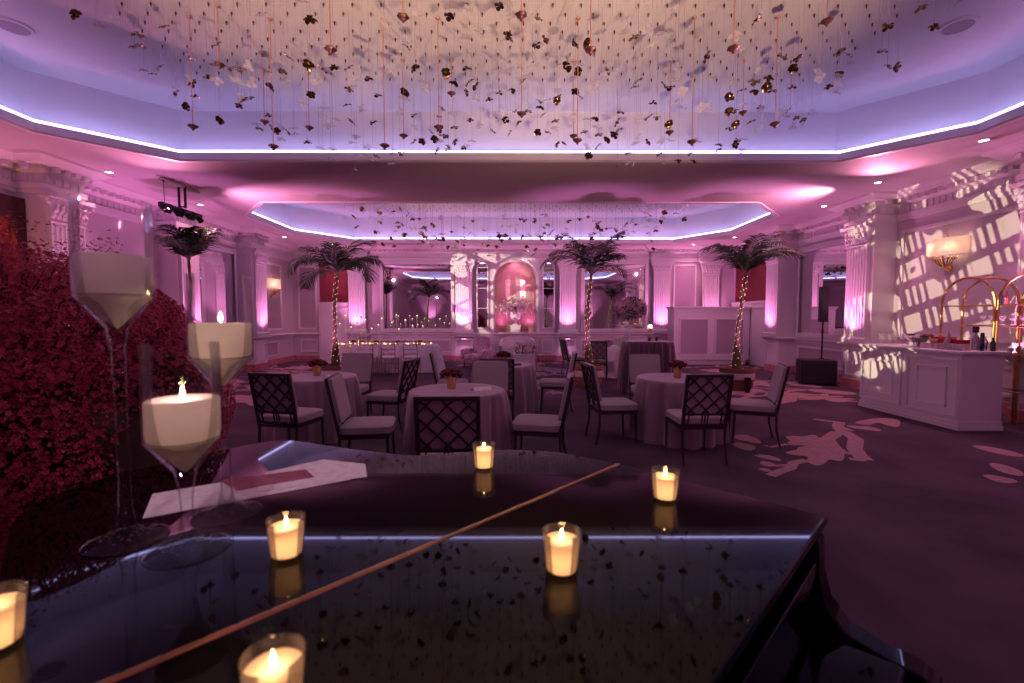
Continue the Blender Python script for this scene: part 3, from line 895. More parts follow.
# ------------------------------------------------------------------ downlights, ceiling speakers
m = MB(); m.lathe([(.075, 0), (.075, -.008), (.055, -.010), (.052, 0)], n=24, cap=False)
dl0 = thing('downlight', 'recessed round downlight in the ceiling', 'ceiling light', (0, 0, 0))
m.build('trim_ring', 'paint', dl0)
m = MB(); m.lathe([(.001, -.003), (.052, -.003)], n=20, cap=False); m.build('lamp_face', 'lamp_face', dl0)
DL = [(-6.78, 7.87, 'upper left, right of the red bush'), (-6.75, 10.1, 'left, beyond the black light bar'), (-6.9, 14.1, 'far left corner, left of the left large palm'), (-6.0, 15.5, 'behind the top of the left large palm'),
      (6.57, 6.42, 'far right above the sconce wall'), (6.7, 8.4, 'right, over the wall of light patches'), (6.94, 10.17, 'right, in front of the speaker pilaster'), (6.9, 14.1, 'above the rightmost palm crown'), (6.2, 15.5, 'over the white panelled cabinet'), (.6, 15.72, 'centre back just above the niche')]
for i, (x, y, l) in enumerate(DL):
    lab = 'small round recessed downlight in the ceiling, ' + l
    if i == 0: dl0.location = (x, y, ZC); dl0['label'] = lab
    else: dup(dl0, (x, y, ZC), 0, lab)
    spot('downlight_beam', (x, y, ZC - .03), (x, y, 0), 85, (1.0, .36, .52) if i != 9 else (1, .8, .75), 110, 1.0, .05)
m = MB(); m.lathe([(.17, 0), (.17, -.02), (.14, -.025)], n=32, cap=False); m.cur = 1; m.lathe([(.14, -.022), (.001, -.020)], n=32, cap=False)
for x, y, l in ((-5.6, 5.34, 'round white ceiling speaker grille at the upper left of the near recess'), (5.04, 5.28, 'round white ceiling speaker grille at the upper right of the near recess')):
    tag(m.build('ceiling_speaker', ['recess_paint', 'panel_paint'], loc=(x, y, ZT)), l, 'speaker')

# column uplights (small fixtures on the chair rail ledge) and glow below the rail
def uplight(x, y, tx, ty, e=60, col=HOTPINK, z=0.99, ang=95):
    spot('pilaster_uplight', (x, y, z), (tx, ty, 3.3), e, col, ang, 1.0, .03)
for x, h in BP:
    uplight(x, YB - DEP - .42, x, YB - DEP, 160)
for x in (BP[1][0], BP[2][0]):
    spot('pedestal_downlight', (x, YB - DEP - .16, .93), (x, YB - DEP - .05, 0), 26, (1.0, .40, .80), 90, 1.0, .03)
for sd, y0, y1 in PIERS:
    X = XPR if sd > 0 else XPL
    uplight(X - sd * .42, (y0 + y1) / 2, X, (y0 + y1) / 2, 160)
spot('niche_uplight', (NX, YB - .05, 3.38), (NX, YB + .35, 3.1), 45, (1.0, .34, .60), 120, 1.0, .03)
for sx in (-1, 1):
    spot('niche_uplight', (NX + sx * .42, YB + .02, 1.03), (NX + sx * .38, YB + .5, 1.9), 40, (1.0, .22, .62), 90, 1.0, .03)


# ------------------------------------------------------------------ draped tables
def cloth_table(name, label, loc, Rr, h, mt, seed, nf=12, group=None, square=None):
    rng = random.Random(seed)
    ph = [rng.uniform(0, 2 * PI) for _ in range(5)]
    n = 168; m = MB(); vs = []; fs = []
    def base(a):
        if square:
            hx, hy = square; c, s2 = math.cos(a), math.sin(a)
            return 1 / ((abs(c) / hx) ** 8 + (abs(s2) / hy) ** 8) ** (1 / 8)
        return Rr
    levels = [(h, .0, .0), (h, .5, 0), (h, .93, 0), (h, .975, 0), (h - .006, 1.0, 0), (h - .03, 1.01, .1)] + [(h * (1 - t), 1.015 + .10 * t, .25 + .75 * min(1, t * 1.6)) for t in [i / 12 for i in range(1, 13)]]
    for z, k, amp in levels:
        for i in range(n):
            a = 2 * PI * i / n
            f = math.sin(nf * a + ph[0] + 1.1 * math.sin(2 * a + ph[1])) * .6 + math.sin((nf * 2 + 3) * a + ph[2]) * .22 + math.sin(5 * a + ph[3]) * .25
            r = base(a) * k + amp * .070 * f
            vs.append((r * math.cos(a), r * math.sin(a), max(z, .004)))
    for j in range(len(levels) - 1):
        for i in range(n):
            i2 = (i + 1) % n
            fs.append((j * n + i, (j + 1) * n + i, (j + 1) * n + i2, j * n + i2))
    m.add(vs, fs)
    o = m.build(name, mt, loc=loc, smooth=75)
    return tag(o, label, 'table', group)


cloth_table('draped_table', 'round table under mauve floor-length cloth, front centre, nearest the piano', (-.56, 4.8, 0), .50, .76, 'mauve_cloth', 1)
cloth_table('draped_table', 'round table under mauve cloth at left, nearest the candlelit head table', (-2.52, 5.9, 0), .50, .76, 'mauve_cloth', 2)
cloth_table('draped_table', 'round table under mauve cloth on the right, nearest the white bar', (2.13, 5.75, 0), .50, .76, 'mauve_cloth', 3)
cloth_table('draped_table', 'round table under mauve cloth, second row centre in front of the armchair', (-.12, 7.35, 0), .48, .76, 'mauve_cloth', 4)
cloth_table('draped_bar', 'tall bar-height table under dark plum pleated cloth, left of the white cabinet', (2.75, 9.1, 0), .5, 1.05, 'plum_cloth', 5, nf=26, square=(.45, .32))
cloth_table('draped_table', 'round table under white cloth at the right back, beneath the tall flowers', (2.85, 11.9, 0), .62, .76, 'white_cloth', 6)
cloth_table('draped_table', 'long head table under white cloth crowded with candles', (-3.55, 12.9, 0), .5, .76, 'white_cloth', 7, nf=34, square=(1.45, .42))


# ------------------------------------------------------------------ lattice chair
def superbox(m, c, d, e=5, rings=6, n=32, top=.35):
    """soft cushion: rounded box"""
    vs = []; fs = []
    x, y, z = d[0] / 2, d[1] / 2, d[2] / 2
    lv = [-PI / 2 + PI * i / (rings + 1) for i in range(rings + 2)]
    for b in lv:
        cb, sb = math.cos(b), math.sin(b)
        rr = abs(cb) ** top; zz = math.copysign(abs(sb) ** top, sb)
        for i in range(n):
            a = 2 * PI * i / n; ca, sa = math.cos(a), math.sin(a)
            k = 1 / ((abs(ca)) ** e + (abs(sa)) ** e) ** (1 / e)
            vs.append((c[0] + x * rr * k * ca, c[1] + y * rr * k * sa, c[2] + z * zz))
    R_ = len(lv)
    for j in range(R_ - 1):
        for i in range(n):
            i2 = (i + 1) % n
            fs.append((j * n + i, j * n + i2, (j + 1) * n + i2, (j + 1) * n + i))
    fs.append(tuple(reversed(range(n)))); fs.append(tuple((R_ - 1) * n + i for i in range(n)))
    m.add(vs, fs)


def make_chair(label):
    t = thing('dining_chair', label, 'chair')
    W, D, SH, BH = .48, .46, .40, .94
    m = MB(); superbox(m, (0, .01, SH + .045), (W, D + .04, .10), 8); m.build('seat', 'fabric', t, smooth=50)
    m = MB()
    m.box((0, D / 2 - .015, SH - .018), (W - .02, .03, .035)); m.box((0, -D / 2 + .015, SH - .018), (W - .02, .03, .035))
    for s2 in (-1, 1): m.box((s2 * (W / 2 - .02), 0, SH - .018), (.03, D - .05, .035))
    m.build('seat_frame', 'chair_frame', t, smooth=0)
    def back(z): return -D / 2 - .0 - (z - SH) * .20      # rake
    for s2 in (-1, 1):
        m = MB(); m.tube([(s2 * (W / 2 - .02), D / 2 - .02, SH), (s2 * (W / 2 - .02), D / 2 - .015, .2), (s2 * (W / 2 - .02), D / 2 - .005, 0)], [.016, .014, .011], 8); m.build('leg', 'chair_frame', t)
        m = MB(); m.tube([(s2 * (W / 2 - .016), back(SH), SH), (s2 * (W / 2 - .016), -D / 2 - .005, .2), (s2 * (W / 2 - .016), -D / 2 - .05, 0)], [.016, .014, .011], 8); m.build('leg', 'chair_frame', t)
    m = MB()
    for s2 in (-1, 1): m.bar((s2 * (W / 2 - .013), back(SH - .03), SH - .03), (s2 * (W / 2 - .013), back(BH), BH), .028, .028)
    m.bar((-W / 2 + .0, back(BH), BH), (W / 2 - .0, back(BH), BH), .03, .03)
    zl = SH + .13
    m.bar((-W / 2 + .02, back(zl), zl), (W / 2 - .02, back(zl), zl), .024, .022)
    zz = SH + .02
    m.bar((-W / 2 + .02, back(zz), zz), (W / 2 - .02, back(zz), zz), .022, .02)
    for x in (-.17, -.03, .0, .03, .17): m.bar((x, back(zz), zz), (x, back(zl), zl), .011, .011)
    m.build('back_frame', 'chair_frame', t, smooth=0)
    # lattice of crossed bars, clipped to the frame
    m = MB(); x0, x1, z0, z1 = -W / 2 + .02, W / 2 - .02, zl, BH - .01
    step = .155
    for sg in (1, -1):
        k = -8
        while k < 9:
            c = k * step
            # line: x*sg + (z-zc)=c
            zc = (z0 + z1) / 2; pts = []
            for x in (x0, x1):
                z = zc + c - sg * x
                if z0 <= z <= z1: pts.append((x, z))
            for z in (z0, z1):
                x = sg * (c - (z - zc))
                if x0 < x < x1: pts.append((x, z))
            if len(pts) >= 2:
                a, b = pts[0], pts[1]
                if math.hypot(a[0] - b[0], a[1] - b[1]) > .03:
                    m.bar((a[0], back(a[1]) - .006 * (sg + 1), a[1]), (b[0], back(b[1]) - .006 * (sg + 1), b[1]), .012, .016, (0, 1, 0))
            k += 1
    m.build('lattice', 'chair_frame', t, smooth=0)
    # cushion on the front of the back
    m = MB(); m.T = Matrix.Translation((0, back((zl + BH) / 2) + .032, (zl + BH) / 2)) @ Matrix.Rotation(-math.atan(-.20), 4, 'X') @ Matrix.Rotation(PI / 2, 4, 'X')
    superbox(m, (0, 0, 0), (W - .01, BH - zl + .03, .045), 22, top=.2)
    m.build('backrest', 'fabric', t, smooth=50)
    return t


def face(dx, dy): return math.atan2(-dx, dy)          # rotation so +y points along (dx,dy)
#CHAIRS
ch0 = make_chair('x')
CH = [(-.47, 3.62, 2, 'grey lattice-back chair facing away, nearest the piano, at the front centre table'),
      (-1.42, 4.52, -82, 'padded chair facing right at the left side of the front centre table'),
      (.30, 4.62, 80, 'padded chair facing left at the right side of the front centre table'),
      (-.28, 5.67, 176, 'padded chair facing the camera on the far side of the front centre table'),
      (-2.40, 4.98, -12, 'grey lattice-back chair at the far left, in front of the left round table'),
      (-2.42, 6.85, 178, 'padded chair facing the camera on the far side of the left round table'),
      (-1.66, 6.25, 78, 'lattice-back chair turned sideways at the right side of the left round table'),
      (2.00, 4.88, 2, 'grey lattice-back chair facing away at the front of the right-hand round table'),
      (1.28, 5.62, -84, 'padded chair facing right at the left side of the right-hand round table'),
      (2.98, 5.55, 70, 'padded chair turned left at the right side of the right-hand round table'),
      (2.08, 6.75, 178, 'padded chair facing the camera behind the right-hand round table'),
      (-.18, 6.57, 0, 'lattice-back chair facing away in front of the second-row centre table'),
      (-.95, 7.45, -84, 'padded chair facing right at the left side of the second-row centre table'),
      (.75, 7.50, 84, 'padded chair facing left at the right side of the second-row centre table'),
      (2.15, 11.1, -15, 'small distant lattice-back chair in front of the white table by the back mirror'),
      (1.72, 12.2, -80, 'distant chair at the left side of the white table, behind the middle palm trunk')]
for i, (x, y, a, l) in enumerate(CH):
    if i == 0: c = ch0; c.location = (x, y, 0); c.rotation_euler.z = R(a); c['label'] = l
    else: c = dup(ch0, (x, y, 0), R(a), l)
    c['group'] = 'lattice-back dining chairs around the round tables'


# gold ladder-back chairs at the head table
def make_ballroom(label):
    t = thing('ballroom_chair', label, 'chair')
    W, D, SH, BH = .40, .40, .44, .92
    m = MB(); superbox(m, (0, 0, SH + .025), (W, D, .055), 6); m.build('seat', 'white_cloth', t, smooth=50)
    for sx in (-1, 1):
        m = MB(); m.tube([(sx * .18, .18, SH), (sx * .18, .18, 0)], .012, 6); m.build('leg', 'gold', t)
        m = MB(); m.tube([(sx * .18, -.18, SH), (sx * .18, -.20, 0)], .012, 6); m.build('leg', 'gold', t)
    m = MB()
    for sx in (-1, 1): m.tube([(sx * .18, -.18, SH), (sx * .18, -.20, .7), (sx * .17, -.25, BH)], .012, 6)
    for z in (.56, .68, .80, .90): m.tube([(-.175, -.19 - (z - .5) * .13, z), (.175, -.19 - (z - .5) * .13, z)], .010, 6)
    m.build('backrest', 'gold', t)
    m = MB()
    for z in (.15, .28):
        for sx in (-1, 1): m.tube([(sx * .18, .18, z), (sx * .18, -.19, z)], .007, 6)
        m.tube([(-.18, .18, z), (.18, .18, z)], .007, 6)
    m.box((0, 0, SH - .01), (.38, .38, .02)); m.build('stretcher', 'gold', t)
    return t


bl = ['leftmost gold ladder-back chair, right of the palm trunk', 'gold ladder-back chair second from left', 'gold ladder-back chair third from left', 'rightmost gold ladder-back chair']
bc = make_ballroom('x')
for i, x in enumerate((-4.35, -3.78, -3.2, -2.62)):
    l = bl[i] + ' at the head table'
    if i == 0: bc.location = (x, 12.12, 0); bc['label'] = l; c = bc
    else: c = dup(bc, (x, 12.12, 0), 0, l)
    c['group'] = 'gold ballroom chairs at the head table'


# ------------------------------------------------------------------ small flower vases
def rosehead(m, c, r, rng):
    m.blob(c, r * .62, 1, .08, rng)
    for ring_, (n, tilt, rr) in enumerate(((4, .5, .75), (6, .95, 1.0))):
        for k in range(n):
            a = 2 * PI * k / n + ring_ * .4 + rng.random() * .3
            d = Vector((math.cos(a) * math.sin(tilt), math.sin(a) * math.sin(tilt), math.cos(tilt)))
            p = Vector(c) + d * r * rr * .62
            m.blob(tuple(p), r * .42, 0, .1, rng, (1, 1, .8))


def make_vase(label, seed=1):
    t = thing('flower_vase', label, 'flower vase')
    m = MB(); m.lathe([(.036, 0), (.040, .02), (.042, .06), (.050, .11), (.050, .115), (.043, .11), (.036, .06)], n=20); m.build('vase', 'gold', t)
    rng = random.Random(seed); m = MB()
    for k in range(14):
        a = rng.uniform(0, 2 * PI); q = math.sqrt(k / 14)
        rosehead(m, (.085 * q * math.cos(k * 2.4), .085 * q * math.sin(k * 2.4), .165 - .045 * q * q), .038, rng)
    m.build('roses', 'red_petals', t, smooth=60)
    return t


v0 = make_vase('small gold vase of dark red roses on the front centre table')
v0.location = (-.63, 4.86, .76); v0.scale = (1.2, 1.2, 1.2)
dup(v0, (-2.53, 5.95, .76), .5, 'small gold vase of dark red roses on the left round table')
dup(v0, (2.12, 5.72, .76), 1.1, 'small gold vase of dark red roses on the right-hand round table')
dup(v0, (-.10, 7.3, .76), 2.1, 'small gold vase of dark red roses on the second-row centre table')
for x, y, lab in ((-.30, 4.78, 'folded white card lying on the front centre table'), (.08, 7.2, 'small dark card lying on the second-row centre table'), (-2.25, 5.85, 'folded white card lying on the left round table')):
    m = MB(); m.T = Matrix.Rotation(.5, 4, 'Z')
    m.add([(-.10, -.05, 0), (.10, -.05, 0), (.10, 0, .03), (-.10, 0, .03), (-.10, .06, 0), (.10, .06, 0)], [(0, 1, 2, 3), (3, 2, 5, 4), (0, 3, 4), (1, 5, 2)])
    tag(m.build('folded_card', 'paper' if 'white' in lab else 'bottle_dark', loc=(x, y, .762), smooth=0), lab, 'card')


# ------------------------------------------------------------------ palms
def frond_mesh(m, p0, yaw, L, lift, droop, rng, lw=.40, n=34, seg=14):
    pts = []; p = Vector(p0); el = lift
    for i in range(seg + 1):
        pts.append(p.copy())
        d = Vector((math.cos(yaw) * math.cos(el), math.sin(yaw) * math.cos(el), math.sin(el)))
        p = p + d * (L / seg); el -= droop / seg * (.5 + 1.0 * i / seg)
    m.cur = 1
    m.tube(pts, [.014 * (1 - .85 * i / seg) + .002 for i in range(seg + 1)], 5)
    m.cur = 0
    side0 = Vector((-math.sin(yaw), math.cos(yaw), 0))
    for k in range(n):
        t = .12 + .88 * k / (n - 1); fi = t * seg; i = min(int(fi), seg - 1)
        q = pts[i].lerp(pts[i + 1], fi - i); d = (pts[i + 1] - pts[i]).normalized()
        up = side0.cross(d).normalized()
        l = lw * (math.sin(PI * min(1, t * .9 + .12)) ** .6) * rng.uniform(.85, 1.1) + .05
        for s2 in (-1, 1):
            dd = (d * .62 + side0 * s2 * .72 + up * rng.uniform(-.25, .15)).normalized()
            e = q + dd * l * .55 + Vector((0, 0, -.10 * l)); tip = q + dd * l + Vector((0, 0, -.38 * l))
            wv = d.cross(up if abs(dd.dot(up)) < .9 else side0)
            wv = dd.cross(up).normalized() * .013
            m.add([tuple(q - wv * .5), tuple(q + wv * .5), tuple(e + wv), tuple(e - wv), tuple(tip)], [(0, 1, 2, 3), (3, 2, 4)])


def make_palm(label, loc, H, lean, seed, fronds, pot=True, lights=True, tr=.065, potr=.34):
    rng = random.Random(seed)
    t = thing('potted_palm', label, 'palm', loc)
    if pot:
        m = MB(); m.lathe([(potr * .78, 0), (potr * .9, .06), (potr * .97, .2), (potr, .23)], n=32)
        m.lathe([(potr, .36), (potr * 1.04, .40), (potr * 1.04, .46), (potr * .94, .46), (potr * .9, .36)], n=32, cap=False); m.build('pot', 'basket', t)
        m = MB(); m.lathe([(potr, .231), (potr * 1.01, .24), (potr * 1.01, .36), (potr, .362)], n=32, cap=False); m.build('pot_band', 'pot_band', t)
        m = MB(); m.lathe([(.001, .42), (potr * .92, .41)], n=24, cap=False); m.build('soil', 'soil', t)
        z0 = .40
    else: z0 = .40
    N = 16; pts = []
    for i in range(N + 1):
        s = i / N
        pts.append((lean[0] * s ** 1.6 + .03 * math.sin(s * 5 + seed), lean[1] * s, z0 + (H - z0) * s))
    m = MB(); m.tube(pts, [tr * (1.9 - 1.3 * min(1, i / N * 3)) if i < 5 else tr * (.62 - .2 * i / N) + .006 * (i % 2) for i in range(N + 1)], 12); m.build('trunk', 'bark', t)
    if lights:
        m = MB(); w_ = []
        for i in range(70):
            s = i / 70 * .96 + .02; a = i * 1.35
            k = min(int(s * N), N - 1); q = Vector(pts[k]).lerp(Vector(pts[k + 1]), s * N - k)
            rr = tr * (1.9 - 1.3 * min(1, s * 3)) * 1.0 + .012 if s < .3 else tr * .56 + .014
            c = (q.x + rr * math.cos(a), q.y + rr * math.sin(a), q.z); w_.append(c)
            m.blob(c, .008, 0)
        tag(m.build('fairy_lights', 'fairy', t), kind='stuff')
    top = pts[-1]
    for k, (yaw, L, lift, droop) in enumerate(fronds):
        m = MB(); frond_mesh(m, (top[0], top[1], top[2] - .05), yaw, L, lift, droop, rng)
        m.build('frond', ['palm_leaf', 'palm_stem'], t, smooth=0)
    return t


rg = random.Random(8)
def fronds(n, L, hi, lo, spec=()):
    out = list(spec)
    for k in range(n):
        out.append((k * 2.4 + rg.uniform(-.3, .3), 1.15 * L * rg.uniform(.8, 1.1), rg.uniform(lo, hi), rg.uniform(.9, 1.9)))
    return out
FD = [(PI, 1.45, 1.1, 3.0), (0, 1.5, .9, 2.7), (-2.6, 1.35, .95, 2.9), (-.5, 1.3, .8, 2.7), (PI - .4, 1.2, .6, 2.4), (.9, 1.1, 1.35, 1.0), (2.2, 1.1, 1.35, 1.1), (.2, 1.25, 1.3, 1.5)]
make_palm('potted palm wrapped in fairy lights, left, in front of the head table', (-3.95, 10.2, 0), 2.5, (.12, 0), 1, fronds(9, .95, 1.45, .75, FD), tr=.06)
make_palm('potted palm wrapped in fairy lights, middle, right of the niche', (1.72, 10.05, 0), 2.50, (.05, 0), 2, fronds(6, .85, 1.5, 1.1, [(PI, 1.4, .95, 2.3), (PI - .4, 1.25, 1.15, 1.9), (0, .95, .8, 2.4), (-1.6, 1.0, 1.3, 1.5), (.5, 1.1, 1.2, 1.2), (.2, 1.35, 1.3, 1.1), (-.3, 1.2, 1.35, 1.2), (2.9, 1.2, 1.4, 1.2)]), tr=.06)
make_palm('leaning potted palm wrapped in fairy lights, rightmost, in front of the white cabinet', (4.82, 9.6, 0), 2.45, (.10, 0), 3, fronds(6, .8, 1.45, 1.0, [(PI, 1.25, 1.25, 2.0), (PI + .5, 1.1, 1.2, 1.7), (.1, 1.45, 1.05, 1.8), (.3, 1.35, 1.2, 1.5), (-.3, 1.3, 1.0, 1.9), (.0, 1.3, 1.35, 1.4)]), tr=.06)
make_palm('slim dark potted palm beside the left wall, behind the candle glasses', (-6.25, 8.9, 0), 2.65, (.02, 0), 4, fronds(9, .7, 1.5, 1.0), lights=False, tr=.05, potr=.3)
for x, y in ((-3.95, 10.2), (1.72, 10.05), (4.82, 9.6), (-6.25, 8.9)):
    spot('palm_uplight', (x, y - .45, .36), (x, y + .05, 3.5), 220, (1.0, .26, .80), 62, .8, .02)
    m = MB(); m.lathe([(.05, 0), (.05, .08), (.065, .10), (.065, .30), (.055, .30), (.05, .27), (.001, .27)], n=16)
    tag(m.build('uplight_can', 'black_metal', loc=(x, y - .45, 0)), {-3.95: 'black floor uplight can in front of the left large palm', 1.72: 'black floor uplight can in front of the middle palm', 4.82: 'black floor uplight can in front of the rightmost palm', -6.25: 'black floor uplight can by the slim left palm'}[x], 'uplight')

# ------------------------------------------------------------------ white panelled cabinet (right back)
t = thing('panelled_cabinet', 'tall white panelled cabinet standing in the right back corner', 'cabinet', (6.44, 14.5, 0))
m = MB(); m.box((0, .3, .98), (2.42, .6, 1.66)); m.box((0, .32, .09), (2.3, .5, .18)); m.build('body', 'paint', t, smooth=0, bevel=.006)
m = MB(); m.box((0, .3, 1.84), (2.52, .70, .05)); m.box((0, .3, 1.79), (2.47, .65, .05)); m.build('top', 'paint', t, smooth=0, bevel=.006)
for cx in (-.57, .57):
    m = MB(); frame_y(m, cx - .48, cx + .48, .30, 1.50, 0, .05, .035); m.build('panel_moulding', 'paint', t, smooth=0)
    m = MB(); m.box((cx, -.003, .9), (.88, .012, 1.1)); m.build('panel', 'panel_paint', t, smooth=0)

# ------------------------------------------------------------------ bar (right)
t = thing('bar_counter', 'white panelled bar counter on the right wall side', 'bar', (6.02, 6.90, 0))
BL = 1.76
m = MB(); m.box((.31, 0, .55), (.58, BL - .04, .98)); m.box((.31, 0, .03), (.62, BL, .06)); m.box((.31, 0, .09), (.60, BL - .02, .06))
m.build('body', 'paint', t, smooth=0, bevel=.005)
m = MB(); m.box((.31, 0, 1.052), (.68, BL + .06, .035)); m.box((.31, 0, 1.025), (.64, BL + .02, .02)); m.build('countertop', 'paint', t, smooth=0, bevel=.006)
for cy in (-.44, .44):
    m = MB(); frame_x(m, cy - .40, cy + .40, .16, .96, .021, 1, .035, .03); frame_x(m, cy - .24, cy + .24, .28, .84, .021, 1, .03, .025)
    m.build('panel_moulding', 'paint', t, smooth=0)
ZB = 1.07
def onbar(name, label, cat, mb, mt, x, y, group=None, rz=0.0, smooth=35):
    return tag(mb.build(name, mt, loc=(x, y, ZB), rz=rz, smooth=smooth), label, cat, group)
t = thing('ice_bowl', 'large silver footed bowl on the bar', 'bowl', (6.30, 6.98, ZB))
m = MB(); m.lathe([(.08, 0), (.08, .015), (.03, .03), (.03, .05), (.10, .08), (.17, .15), (.19, .20), (.195, .20), (.175, .15), (.10, .09), (.001, .075)], n=32); m.build('bowl', 'silver', t)
t = thing('punch_bowl', 'copper tinted bowl with ladle right of the silver bowl', 'bowl', (6.36, 6.66, ZB))
m = MB(); m.lathe([(.07, 0), (.07, .01), (.11, .05), (.15, .12), (.16, .17), (.155, .17), (.10, .06), (.001, .05)], n=32); m.build('bowl', 'copper', t)
m = MB(); m.tube([(.02, 0, .07), (.0, -.08, .18), (-.02, -.13, .26)], .007, 6); m.blob((0, .03, .19), .02, 1); m.build('ladle', 'copper', t)
m = MB(); m.box((0, 0, .04), (.14, .18, .08)); onbar('napkin_box', 'pale pink napkin box on the bar in front of the bowls', 'box', m, 'pot_band', 6.20, 6.68)
m = MB(); m.box((0, 0, .075), (.16, .12, .15)); onbar('red_box', 'bright red box on the bar, left of the two red ones', 'box', m, 'red_box', 6.28, 6.50, 'red boxes on the bar')
m = MB(); m.box((0, 0, .070), (.16, .14, .14)); onbar('red_box', 'bright red box on the bar, nearer the small glasses', 'box', m, 'red_box', 6.30, 6.34, 'red boxes on the bar')
m = MB(); m.T = Matrix.Rotation(.35, 4, 'X'); m.lathe([(.03, .02), (.032, .16), (.012, .20), (.012, .25), (.001, .25)], n=14); onbar('pink_bottle', 'small pale bottle leaning against the red boxes', 'bottle', m, 'pot_band', 6.18, 6.44)
m = MB(); m.lathe([(.028, 0), (.032, .09), (.030, .09), (.026, .006), (.001, .006)], n=14, cap=False)
k = 0
for i in range(8):
    for j in range(2):
        o = onbar('small_glass', 'small clear tumbler in the rows at the near end of the bar', 'glass', m, 'glassware', 6.12 + .085 * j, 6.12 + .085 * i * .62, 'tumblers at the near end of the bar')
g = MB(); g.lathe([(.03, 0), (.032, .004), (.004, .012), (.004, .08), (.03, .11), (.036, .15), (.030, .19), (.028, .19), (.034, .15), (.028, .115), (.001, .09)], n=16, cap=False)
for i in range(7):
    o = onbar('wine_glass', 'stemmed clear wine glass in the cluster at the far end of the bar', 'glass', g, 'glassware', 6.16 + .10 * (i % 3), 7.34 + .10 * (i // 3) + .03 * (i % 2), 'wine glasses at the far end of the bar')
m = MB(); m.lathe([(.045, 0), (.045, .16), (.035, .19), (.018, .215), (.018, .25), (.022, .25), (.022, .27), (.001, .27)], n=20); onbar('liquor_bottle', 'pale labelled bottle with black cap on the bar', 'bottle', m, 'label_pale', 6.44, 6.26)
m = MB(); m.lathe([(.035, 0), (.035, .08), (.034, .085), (.001, .085)], n=16); b2 = m.build('bottle_cap', 'bottle_dark', loc=(6.44, 6.26, ZB + .245)); tag(b2, 'black cap on the pale labelled bottle', 'cap')
m = MB(); m.lathe([(.022, 0), (.022, .22), (.018, .25), (.001, .25)], n=16); onbar('cocktail_stick_jar', 'slim black cylinder on the bar, left of the near corner', 'bottle', m, 'bottle_dark', 6.40, 6.13)
m = MB(); m.lathe([(.03, 0), (.03, .11), (.012, .14), (.012, .18), (.001, .18)], n=16); onbar('small_dark_bottle', 'short dark bottle at the right end of the bar', 'bottle', m, 'bottle_dark', 6.56, 6.14)
t = thing('cocktail_shaker', 'tapered silver cocktail shaker on the bar beside the dark bottle', 'shaker', (6.50, 6.20, ZB))
m = MB(); m.lathe([(.03, 0), (.04, .12), (.038, .13)], n=18); m.build('cup', 'silver', t)
m = MB(); m.lathe([(.039, .13), (.02, .17), (.018, .19), (.001, .195)], n=18); m.build('lid', 'silver', t)

# ------------------------------------------------------------------ gold arched rack
t = thing('arched_rack', 'gold arched display rack standing behind the right end of the bar', 'rack', (7.02, 6.4, 0))
for X in (-.14, .20):
    for k, yc in enumerate((.44, -.40, -1.24)):
        m = MB(); h = .40; zs = 1.72
        pts = [(X, yc + h, .0), (X, yc + h, zs)] + [(X, yc + h * math.cos(a), zs + h * math.sin(a)) for a in [PI * i / 18 for i in range(1, 18)]] + [(X, yc - h, zs), (X, yc - h, 0)]
        m.tube(pts, .018, 8); m.build('arch_frame', 'brass', t)
m = MB()
for z in (1.70, 1.40, 1.02, .5):
    for X in (-.14, .20): m.tube([(X, .84 if z > 1.6 else .55, z), (X, -1.64, z)], .011, 8)
    for y in (.84, .02, -.82, -1.64):
        if z < 1.6 or y < .8: m.tube([(-.14, y if y < .8 else .55, z), (.20, y if y < .8 else .55, z)], .011, 6)
m.build('rail', 'brass', t)
for z in (1.40, 1.02, .5):
    m = MB(); m.box((.03, -.55, z + .012), (.32, 2.15, .008)); m.build('shelf', 'glass', t, smooth=0)
bt = MB(); bt.lathe([(.022, 0), (.026, .05), (.026, .12), (.012, .15), (.010, .20), (.001, .20)], n=14)
for i, (y, mt, l) in enumerate(((.36, 'blue_glass', 'small dark blue bottle on the upper rail, left'), (.28, 'pink_glass', 'small coral pink bottle on the upper rail, left'), (-.02 - .12, 'blue_glass', 'small dark blue bottle on the upper rail, right'), (-.22, 'pink_glass', 'small coral pink bottle on the upper rail, right'))):
    tag(bt.build('small_bottle', mt, loc=(7.12 + (.18), 6.4 + y, 1.712)), l + ' of the gold rack', 'bottle', 'small bottles on the gold rack')
sg = MB(); sg.lathe([(.028, 0), (.030, .004), (.004, .010), (.004, .06), (.03, .09), (.032, .13), (.030, .13), (.027, .092), (.001, .07)], n=14, cap=False)
for i in range(12):
    tag(sg.build('coupe_glass', 'glassware', loc=(7.04 + .12 * (i % 2), 6.75 - .14 * (i // 2), 1.418)), 'clear stemmed glass standing on the middle shelf of the gold rack', 'glass', 'glasses on the middle shelf of the gold rack')
for i in range(10):
    tag(sg.build('coupe_glass', 'glassware', loc=(7.04 + .12 * (i % 2), 6.30 - .16 * (i // 2), 1.038)), 'clear stemmed glass standing on the lower shelf of the gold rack', 'glass', 'glasses on the lower shelf of the gold rack')

